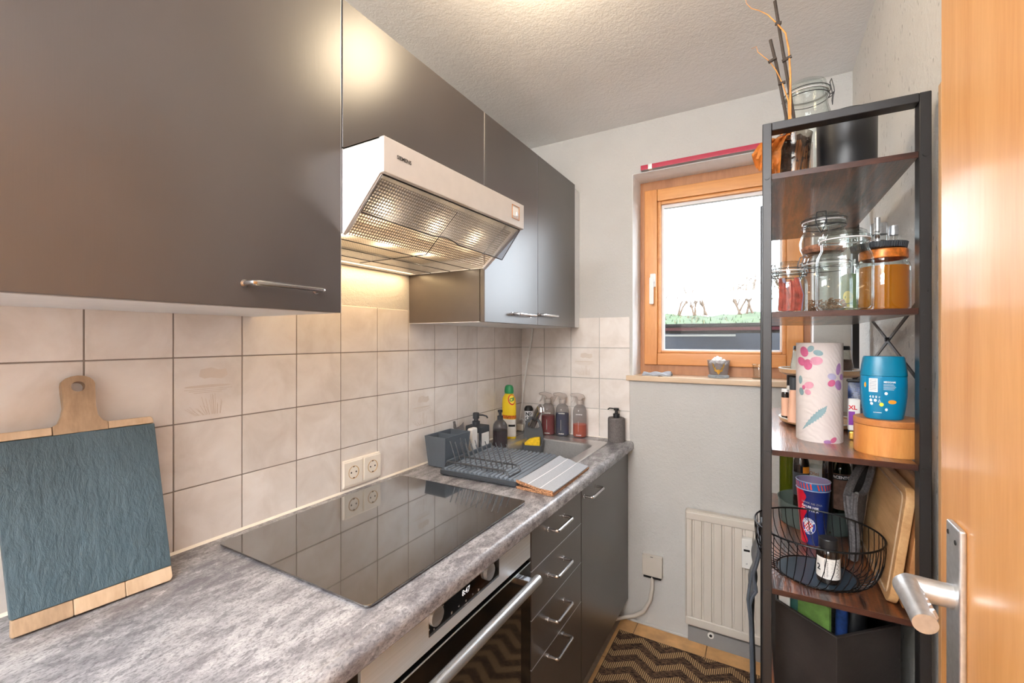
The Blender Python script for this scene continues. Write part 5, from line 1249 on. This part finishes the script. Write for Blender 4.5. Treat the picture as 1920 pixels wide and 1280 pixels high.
# two-tier carousel
lz = thing('spice_carousel', 'two-tier wood and white spice carousel behind the kitchen roll', 'carousel', (1.2785, 1.50, z)); lx, ly = 1.2785, 1.50
B().lathe([(0, 0), (0.0588, 0), (0.0588, .004), (0.0941, .006), (0.0974, .010), (0.0983, .016), (0.0941, .016), (0.0924, .012), (0, .012)], 60, (lx, ly, z)).o('lower_tray', 'woodlazy', lz)
B().lathe([(0, .138), (0.0840, .138), (0.0974, .145), (0.0991, .155), (0.0941, .155), (0.0907, .148), (0, .147)], 60, (lx, ly, z)).o('upper_tray', 'woodlazy', lz)
parts(B().lathe([(0.0945, .1555), (0.0995, .1555), (0.0995, .1575), (0.0945, .1575), (0.0945, .1555)], 60, (lx, ly, z)).lathe([(0.0937, .0165), (0.0987, .0165), (0.0987, .0185), (0.0937, .0185), (0.0937, .0165)], 60, (lx, ly, z)), 'white_rim', 'white', lz)
B().cyl((lx, ly, z+.012), (lx, ly, z+.138), .008, 20).o('pillar', 'white', lz)
for (jx, jy, mt, lv, lb) in ((1.2435, 1.500, 'whitepow', .056, 'black lidded jar of white powder on the upper carousel tray'), (1.3185, 1.505, 'coffee', .034, 'black lidded jar of brown powder on the upper carousel tray')):
    j = thing('storage_jar', lb, 'jar', (jx, jy, z+.1485), 0, 'black lidded jars on the carousel'); j0 = (jx, jy, z+.1485)
    B().lathe([(0, 0), (0.0319, 0), (0.0357, .005), (0.0357, .016), (0.0286, .058), (0.0286, .060), (0.0269, .060), (0.0340, .016), (0.0340, .006), (0, .003)], 40, j0).o('body', 'glass', j)
    B().lathe([(0, .0035), (0.0307, .0035), (0.0336, .007), (0.0336, .016), (.0336-.0067*(lv-.016)/.042, lv), (0, lv)], 40, j0).o('contents', mt, j)
    B().lathe([(0, .0605), (0.0290, .0605), (0.0277, .070), (0.0260, .071), (0, .071)], 40, j0).o('lid', 'black', j)
def spice(x, y, r, h, mb, ml, mc, label, tap=0, caph=.022):
    t = thing('spice_bottle', label, 'bottle', (x, y, z+.0125), 0, 'spice bottles on the lower carousel tray'); p0 = (x, y, z+.0125); r2 = r*(1-tap)
    B().lathe([(0, 0), (r, 0), (r, .003), (r2, h-caph-.006), (r2*.8, h-caph), (0, h-caph)], 28, p0).o('bottle', mb, t)
    B().lathe([(r*1.02, .010), (r*1.03, .0102), (r2*1.03, h-caph-.016), (r2*1.02, h-caph-.0158)], 28, p0).o('label_band', ml, t)
    B().lathe([(0, h-caph), (r2*.98, h-caph), (r2*.98, h-.001), (r2*.9, h), (0, h)], 28, p0).o('cap', mc, t)
spice(1.1955, 1.475, .0095, .085, 'brownbottle', 'beige', 'white', 'thin spice bottle with beige label and white cap, far left', 0, .008)
spice(1.2145, 1.435, .0150, .122, 'beige', 'beige', 'dgrey2', 'tapered beige spice bottle with black cap beside the kitchen roll', .28, .034)
spice(1.2130, 1.520, .0130, .122, 'white', 'pwhite', 'black', 'white spice bottle at the back left of the carousel', 0, .03)
bg = thing('coffee_bag', 'dark blue printed food bag with clip behind the bamboo box', 'bag', (1.352, 1.352, z))
def bagf(s_):
    return lambda u, v: (1.322+.070*u, 1.340+s_*.015*math.sin(PI*min(1, .12+.88*v))*(1-v)**.3*math.sin(PI*u)**.5+.010*v, z+.001+.138*v)
B().grid(bagf(-1), 12, 12, .0008).grid(bagf(1), 12, 12, .0008).o('bag', 'navy', bg)
B().grid(lambda u, v: (1.3215+.071*u, 1.3395-.0165*math.sin(PI*min(1, .12+.88*v*.35))*(1-v*.35)**.3*math.sin(PI*u)**.5, z+.002+.050*v), 10, 6).o('lower_panel', 'bluebag', bg)
b = B(); r = random.Random(8)
for k_ in range(15):
    for m_ in range(10):
        if r.random() < .75:
            x0 = 1.327+m_*.006+r.uniform(0, .002); w_ = r.uniform(.002, .005); zz_ = z+.062+k_*.0045; v_ = (zz_-z)/.138
            y_ = 1.340-.015*math.sin(PI*min(1, .12+.88*v_))*(1-v_)**.3+.010*v_-.0012
            b.mesh([(x0, y_, zz_), (x0+w_, y_, zz_), (x0+w_, y_, zz_+.0014), (x0, y_, zz_+.0014)], [(0, 1, 2, 3)])
b.o('small_print', 'pgrey', bg, smooth=False)
B().box(1.320, 1.396, 1.343, 1.358, z+.134, z+.1405, .002).o('clip', 'black', bg)
xl = thing('snack_pack', 'narrow white and purple packet marked XL beside the kitchen roll', 'packet', (1.328, 1.315, z))
B().box(1.317, 1.341, 1.306, 1.322, z+.022, z+.098, .004, 2).o('packet', 'paper', xl)
B().box(1.318, 1.330, 1.3052, 1.3062, z+.036, z+.068).o('purple_panel', 'ppurple', xl, smooth=False)
b = B(); text(b, 'XL', .0135, lambda x, y: (1.326+x, 1.3052, z+.077+y), .0004); b.o('lettering', 'pred', xl, smooth=False)
B().box(1.319, 1.339, 1.307, 1.321, z, z+.021, .005, 2).o('gold_foot', 'gold', xl)
# --- fourth shelf (z .7945)
z = BZ[3]
fb = thing('wire_basket', 'round black wire fruit basket at the front of the fourth shelf', 'basket', (1.250, 1.2195, z)); bx0, by0 = 1.2480, 1.2260
pfl = [(.076, .0035), (.092, .009), (.107, .022), (.1150, .040), (.1205, .062), (.1225, .085), (.1225, .1045)]
b = B(); n_ = 46
for i in range(n_):
    a = 2*PI*i/n_; b.tube([(bx0+r_0*math.cos(a+.55*k_/6*(1-k_/12)), by0+r_0*math.sin(a+.55*k_/6*(1-k_/12)), z+h_) for k_, (r_0, h_) in enumerate(pfl)], .00095, 5)
parts(b, 'basket_wire', 'blackw', fb)
b = B()
for (r_0, h_, w_) in ((.1225, .1055, .0021), (.078, .0042, .0016)): b.tube([(bx0+r_0*math.cos(2*PI*k_/64), by0+r_0*math.sin(2*PI*k_/64), z+h_) for k_ in range(64)], w_, 8, closed=True)
parts(b, 'ring', 'blackw', fb)
B().lathe([(0, .0008), (.074, .0008), (.0745, .0035), (0, .0035)], 48, (bx0, by0, z)).o('base_plate', 'plate', fb)
sp_ = thing('supplement_bottle', 'dark supplement bottle with white label lying upright in the basket', 'bottle', (1.268, 1.196, z+.004)); s0 = (1.268, 1.196, z+.004)
sp_['label'] = 'dark glass supplement bottle with white label standing in the wire basket'
B().lathe([(0, 0), (0.0197, 0), (0.0217, .004), (0.0217, .062), (0.0197, .070), (0.0156, .074), (0, .074)], 36, s0).o('bottle', 'brownbottle', sp_)
B().lathe([(0, .0745), (0.0176, .0745), (0.0180, .076), (0.0180, .092), (0.0168, .0945), (0, .0945)], 36, s0).o('cap', 'black', sp_)
B().lathe([(0.0220, .012), (0.0221, .0122), (0.0221, .056), (0.0220, .0562)], 36, s0).o('label_band', 'paper', sp_)
A = math.atan2(-1.196, 1.1527-1.268); f2 = cyl_map(1.268, 1.196, z+.004, .0222, A, 1, .0004)
b = B()
for k_ in range(14): shape2d(rect(-.003, .020+.002*math.sin(k_*2), .051-k_*.0026, .0519-k_*.0026), f2, b)
shape2d(rect(-.0068, -.0060, .015, .054), f2, b); text(b, '2', .018, lambda x, y: f2(-.019+x, .033+y), .0005); b.o('small_print', 'pblack', sp_, smooth=False)
# stacked fan cups
cu = thing('plastic_cup', 'red and navy printed plastic cups, one in another, behind the basket', 'cup', (1.2565, 1.415, z)); cux, cuy = 1.2565, 1.415
def cr(h_): return .0262+(.0372-.0262)*h_/.143
B().lathe([(0, 0), (.0254, 0), (.0262, .002), (.0372, .143), (.0358, .143), (.0250, .006), (0, .005)], 48, (cux, cuy, z)).o('outer_cup', 'cupblue', cu)
B().lathe([(.0364, .1445), (.0378, .164), (.0364, .164), (.0340, .110), (.027, .03), (0, .03)], 48, (cux, cuy, z)).o('inner_cup', 'cuplilac', cu)
for h_, r0 in ((.1437, .0378), (.1645, .0384)): B().tube([(cux+r0*math.cos(2*PI*k_/48), cuy+r0*math.sin(2*PI*k_/48), z+h_) for k_ in range(48)], .0011, 6, closed=True).o('rim', 'cuprim', cu)
A = math.atan2(-cuy, 1.1527-cux)
def fcup(off=.0005): return lambda x, h_: (cux+(cr(h_)+off)*math.cos(A+x/.033), cuy+(cr(h_)+off)*math.sin(A+x/.033), z+h_)
# red left third of the cup and stripes under the rim
B().grid(lambda u, v: fcup(.0003)(-.062+u*(.044+.004*math.sin(v*23)), .002+v*.140), 16, 24).o('red_print', 'cupred', cu)
b = B(); b2 = B()
for k_ in range(-9, 10):
    x0 = k_*.0078
    if abs(k_) < 1: continue
    q = [(x0, .1615), (x0+.0036, .1615), (x0+.0075, .1470), (x0+.0039, .1470)] if k_ > 0 else [(x0, .1615), (x0+.0036, .1615), (x0+.006, .1470), (x0+.0024, .1470)]
    def fr_(x, h_): return (cux+.0466*math.cos(A+x/.044), cuy+.0466*math.sin(A+x/.044), z+h_)
    shape2d(q, lambda x, h_: (cux+(.0372+.0008*(h_-.145)/.02+.0008)*math.cos(A+x/.038), cuy+(.0372+.0008*(h_-.145)/.02+.0008)*math.sin(A+x/.038), z+h_), b)
B().lathe([(.0370, .145), (.0380, .1625)], 48, (cux, cuy, z)).o('rim_band', 'cupsky', cu)
parts(b, 'rim_stripe', 'cuporange', cu, smooth=False)
b = B(); f2 = fcup()
for (s_, zz_, sz, x_) in (('GALEB NIJE', 0.1010, .0074, -.007), ('OBO PTICA', 0.0925, .0074, -.008)): text(b, s_, sz, lambda x, y: f2(x_+x, zz_+y-.10*x), .00025)
b.o('lettering', 'pwhite', cu, smooth=False)
b = B(); text(b, 'NAVIK NE ZNA', .0066, lambda x, y: f2(-.003+x, .1105+y-.10*x), .0001); b.o('lettering', 'pgrey', cu, smooth=False)
cxx, czz = -.0110, .050
em = B(); shape2d(ell(cxx, czz, .0172, .0215, 0, 28), fcup(.0006), em); em.o('crest_ring', 'pwhite', cu, smooth=False)
em = B(); shape2d(ell(cxx, czz, .0163, .0204, 0, 28), fcup(.0008), em); em.o('crest_ring', 'pblue', cu, smooth=False)
em = B(); shape2d(ell(cxx, czz, .0107, .0134, 0, 24), fcup(.0010), em); em.o('crest_field', 'pwhite', cu, smooth=False)
em = B(); f3 = fcup(.0012)
for i in range(-3, 3):
    for j in range(-3, 3):
        if (i+j) % 2 == 0 and ((i+.5)/2.9)**2+((j+.5)/2.9)**2 < .92: shape2d(rect(cxx+i*.0034, cxx+(i+1)*.0034, czz+j*.0045, czz+(j+1)*.0045), f3, em)
em.o('crest_checks', 'pred', cu, smooth=False)
em = B()
for s_, a0, st, up in (('HAJDUK', 2.55, -.39, 1), ('SPLIT', 3.95, .36, -1)):
    for k_, ch_ in enumerate(s_):
        a = a0+st*k_; lx_, lz_ = cxx+.0135*math.cos(a), czz+.0169*math.sin(a); ro = a-PI/2 if up > 0 else a+PI/2
        text(em, ch_, .0072, lambda x, y: f3(lx_+x, lz_+y), .0005, rot=ro)
em.o('crest_lettering', 'pwhite', cu, smooth=False)
# bowl tray with bottles
gb = thing('bottle_tray', 'round grey tray with raised rim holding the oil bottles', 'tray', (1.275, 1.566, z))
B().lathe([(0, 0), (.092, 0), (.094, .004), (.097, .064), (.0985, .066), (.0955, .066), (.092, .008), (0, .006)], 56, (1.275, 1.566, z)).o('tray', 'tealglass', gb)
def bottle(name, label, x, y, zb, prof_, mat, lab=None, cap=None, extra=None):
    t = thing(name, label, 'bottle', (x, y, zb), 0, 'oil bottles on the fourth shelf')
    B().lathe(prof_, 36, (x, y, zb)).o('bottle', mat, t)
    if lab: B().lathe([(lab[0], lab[1]), (lab[0]+.0003, lab[1]+.0003), (lab[0]+.0003, lab[2]), (lab[0], lab[2]+.0003)], 36, (x, y, zb)).o('label_band', lab[3], t)
    if cap: B().lathe([(0, cap[1]), (cap[0], cap[1]), (cap[0], cap[2]-.002), (0, cap[2])], 24, (x, y, zb)).o('cap', cap[3], t)
    return t
def bprof(r, h, sh, rn, hn): return [(0, 0), (r*.92, 0), (r, .004), (r, sh), (r*.93, sh+.012), (rn*1.3, sh+.032), (rn, sh+.045), (rn, hn), (0, hn)]
bottle('oil_bottle', 'yellow-green oil bottle behind the grey tray, far left', 1.2045, 1.685, z, bprof(.0195, 0, .20, .010, .262), 'greenglass', None, (.0135, .262, .281, 'black'))
bottle('oil_bottle', 'almost black bottle with small orange label in the grey tray', 1.2355, 1.520, z+.0065, bprof(.0200, 0, .170, .010, .245), 'brownbottle', (.0202, .085, .15, 'dgrey2'), (.0135, .245, .268, 'black'))
b = B(); f2 = cyl_map(1.2355, 1.52, z+.0065, .0205, math.atan2(-1.52, -.083)); b.grid(lambda u, v: f2(.004+u*.02, .150+v*.018), 5, 1); b.o('bottle_sticker', 'porange', bpy.data.objects['oil_bottle.001'] if 'oil_bottle.001' in bpy.data.objects else None)
ob_ = bottle('oil_bottle', 'clear glass bottle with cream label in the grey tray', 1.2760, 1.602, z+.0065, [(0, 0), (.027, 0), (.029, .004), (.029, .16), (.026, .175), (.014, .190), (.0115, .205), (.0115, .255), (0, .255)], 'glass', (.0292, .05, .150, 'paper'), (.014, .255, .272, 'white'))
b = B(); f2 = cyl_map(1.276, 1.602, z+.0065, .0296, math.atan2(-1.602, -.123)); text(b, 'Olej', .014, lambda x, y: f2(-.004+x, .135+y)); text(b, 'vera', .012, lambda x, y: f2(.0+x, .122+y)); b.o('lettering', 'copper', ob_, smooth=False)
ob_ = bottle('oil_bottle', 'dark green bottle with ACENTO label beside the grey cloth', 1.3285, 1.535, z+.0065, bprof(.0255, 0, .165, .012, .250), 'dgreenglass', (.0257, .06, .158, 'coffee'), (.0145, .25, .27, 'black'))
b = B(); f2 = cyl_map(1.3285, 1.535, z+.0065, .0261, math.atan2(-1.535, -.176)); b.grid(lambda u, v: f2(-.018+u*.036, .142+v*.014), 8, 1); b.o('bottle_sticker', 'pblack', ob_)
b = B(); f2 = cyl_map(1.3285, 1.535, z+.0065, .0265, math.atan2(-1.535, -.176)); text(b, 'ACENTO', .0105, lambda x, y: f2(.003+x, .149+y), .0003); b.o('lettering', 'pwhite', ob_, smooth=False)
bottle('oil_bottle', 'slim black bottle squeezed between the clear and green bottles', 1.2950, 1.487, z+.0065, bprof(.0130, 0, .170, .009, .215), 'brownbottle', None, (.010, .215, .235, 'gold'))
# charcoal cloths standing beside the cutting boards
gcl = thing('charcoal_cloth', 'charcoal grey folded cloth standing between bottles and cutting boards', 'cloth', (1.335, 1.38, z))
def cl1(u, v):
    x = 1.321+.028*u+.020*v*(1-u)*.2+.030*v*u; y = 1.335+.125*u; hh = .225-.07*(1-u)**2
    return (x+.004*math.sin(v*5+u*3)-.010*(1-v)*(1-u)*-1, y, z+.004+hh*v)
def cl2(u, v):
    x = 1.336+.046*u*(.25+.75*v); y = 1.322+.075*u+.02*(1-v); hh = .165+.06*u-.03*math.sin(PI*u)
    return (x+.003*math.sin(v*6), y, z+.004+hh*v)
B().grid(cl1, 14, 16, .011).o('fold', 'cloth', gcl)
B().grid(cl2, 12, 16, .009).o('fold', 'cloth', gcl)
B().tube([cl1(i/12, 1.0) for i in range(13)], .0068, 8).tube([cl1(0, i/12) for i in range(13)], .0066, 8).tube([cl2(i/12, 1.0) for i in range(13)], .0052, 8).tube([cl2(0, i/12) for i in range(13)], .0052, 8).o('hem', 'cloth', gcl)
# cutting boards leaning to the wall side
def lboard(name, label, xb, xt, zt__, y0, y1, th, mat, groove, rad):
    t = thing(name, label, 'board', (xb, (y0+y1)/2, z)); L_ = math.hypot(xt-xb, zt__-z); dx_, dz_ = (xt-xb)/L_, (zt__-z)/L_
    mp = lambda y, h_, o_: (xb+dx_*h_+dz_*o_, y, z+dz_*h_-dx_*o_+.0045)
    ol = rrect(y0, y1, 0, L_, rad, 6)
    b = B().hexa([mp(y, h_, 0) for y, h_ in ol], [mp(y, h_, th) for y, h_ in ol], .003, 2); o = b.o('board', mat, t)
    if groove:
        gi = rrect(y0+.016, y1-.016, .016, L_-.016, rad*.6, 6)
        b = B().tube([mp(y, h_, -.0002) for y, h_ in gi], .0022, 6, closed=True); b.o('juice_groove', 'mangod', t)
    return t
lboard('cutting_board', 'light wooden cutting board with juice groove leaning beside the wire basket', 1.360, 1.390, 1.030, 1.143, 1.462, .016, 'board', True, .026)
lboard('cutting_board', 'darker plain wooden board behind the grooved cutting board', 1.383, 1.411, 1.045, 1.137, 1.50, .014, 'board2', False, .012)
# --- fifth shelf: faux leather box
z = BZ[4]
lb = thing('storage_box', 'dark faux leather storage box with bent front under the fruit basket shelf', 'box', (1.28, 1.4, z))
pl_ = [(1.168, 1.205), (1.2745, 1.112), (1.395, 1.218), (1.388, 1.62), (1.155, 1.62)]; hts = [.226, .226, .232, .24, .24]
cxm, cym = 1.28, 1.42
o0 = [(x, y, z+.001) for x, y in pl_]; o1 = [(x, y, z+h_) for (x, y), h_ in zip(pl_, hts)]
inn_ = [(x+(cxm-x)*.035, y+(cym-y)*.03) for x, y in pl_]
i1 = [(x, y, z+h_) for (x, y), h_ in zip(inn_, hts)]; i0 = [(x, y, z+.005) for x, y in inn_]
V = o0+o1+i1+i0; Fc = []
for i in range(5):
    j = (i+1) % 5; Fc += [(i, j, 5+j, 5+i), (5+i, 5+j, 10+j, 10+i), (10+i, 10+j, 15+j, 15+i)]
Fc += [(0, 1, 2, 3, 4), (15, 16, 17, 18, 19)]
b = B().mesh(V, Fc); bmesh.ops.recalc_face_normals(b.bm, faces=b.bm.faces); b.o('box', 'leather', lb)
B().tube([o1[0], o1[1], o1[2]], .0022, 6).tube([o0[1], o1[1]], .0016, 6).o('seam', 'leather', lb)
cg = B().hexa([(1.212, 1.225, z+.10), (1.268, 1.185, z+.10), (1.272, 1.190, z+.10), (1.216, 1.230, z+.10)], [(1.214, 1.235, z+.262), (1.270, 1.195, z+.240), (1.274, 1.200, z+.240), (1.218, 1.240, z+.262)])
tag(cg.o('green_card', 'card'), 'green printed card standing in the dark storage box', 'card')
tl_ = thing('teal_tub', 'teal round plastic tub in the dark storage box', 'tub', (1.212, 1.29, z+.01))
B().lathe([(0, 0), (.032, 0), (.036, .2), (.038, .238), (.036, .238), (.034, .2), (0, .006)], 32, (1.212, 1.30, z+.006)).o('tub', 'teal', tl_)
tag(B().box(1.175, 1.198, 1.212, 1.30, z+.02, z+.262, .003).o('paper_pack', 'paper'), 'white paper pack at the left of the dark storage box', 'pack')
dk = thing('black_bottle', 'black rounded bottle lying in the right of the storage box', 'bottle', (1.34, 1.26, z+.1))
B().tube([(1.318, 1.245, z+.16), (1.322, 1.246, z+.225), (1.335, 1.255, z+.242), (1.37, 1.29, z+.243)], [.022, .023, .022, .02], 20).o('bottle', 'black', dk)
tag(B().tube([(1.292, 1.218, z+.12), (1.296, 1.220, z+.243)], .0115, 16).o('spray_can', 'navy'), 'thin navy can beside the green card in the storage box', 'can')
tag(B().box(1.19, 1.36, 1.34, 1.58, z+.006, z+.20, .01).o('packed_cloth', 'cloth'), 'folded dark cloth at the back of the storage box', 'cloth')
z6 = BZ[5]
lb2 = thing('storage_box', 'dark faux leather box on the lowest rack shelf', 'box', (1.28, 1.4, z6))
B().box(1.165, 1.39, 1.12, 1.68, z6+.001, z6+.235, .012, 3).o('box', 'leather', lb2)
# bag hanging on the left side of the rack
hb_ = thing('hanging_bag', 'dark faux leather bag hanging on the left side of the rack', 'bag', (1.12, 1.38, .35))
prx = [(.10, 1.1200), (.41, 1.1197), (.526, 1.1175), (.60, 1.116), (.646, 1.1125), (.668, 1.118), (.686, 1.1285), (.700, 1.124), (.726, 1.1200), (.75, 1.127), (.779, 1.1334), (.80, 1.135)]
def bx2(zz_):
    for (a, xa), (c_, xc) in zip(prx, prx[1:]):
        if a <= zz_ <= c_: return xa+(xc-xa)*(zz_-a)/(c_-a)
    return prx[-1][1]
def bagl(u, v):
    zz_ = .10+.70*v; return (bx2(zz_)+.006*math.sin(u*9+v*6)*u, 1.30+.22*u, zz_)
B().grid(bagl, 10, 60, .006).o('side_panel', 'leatherl', hb_)
B().tube([bagl(0, i/60) for i in range(0, 61)], .0042, 8).o('piping', 'leatherl', hb_)
b = B().tube([(1.118, 1.30, .73), (1.112, 1.295, .70), (1.108, 1.295, .66), (1.111, 1.296, .63), (1.116, 1.298, .61)], .0035, 8); b.o('strap', 'leatherl', hb_)
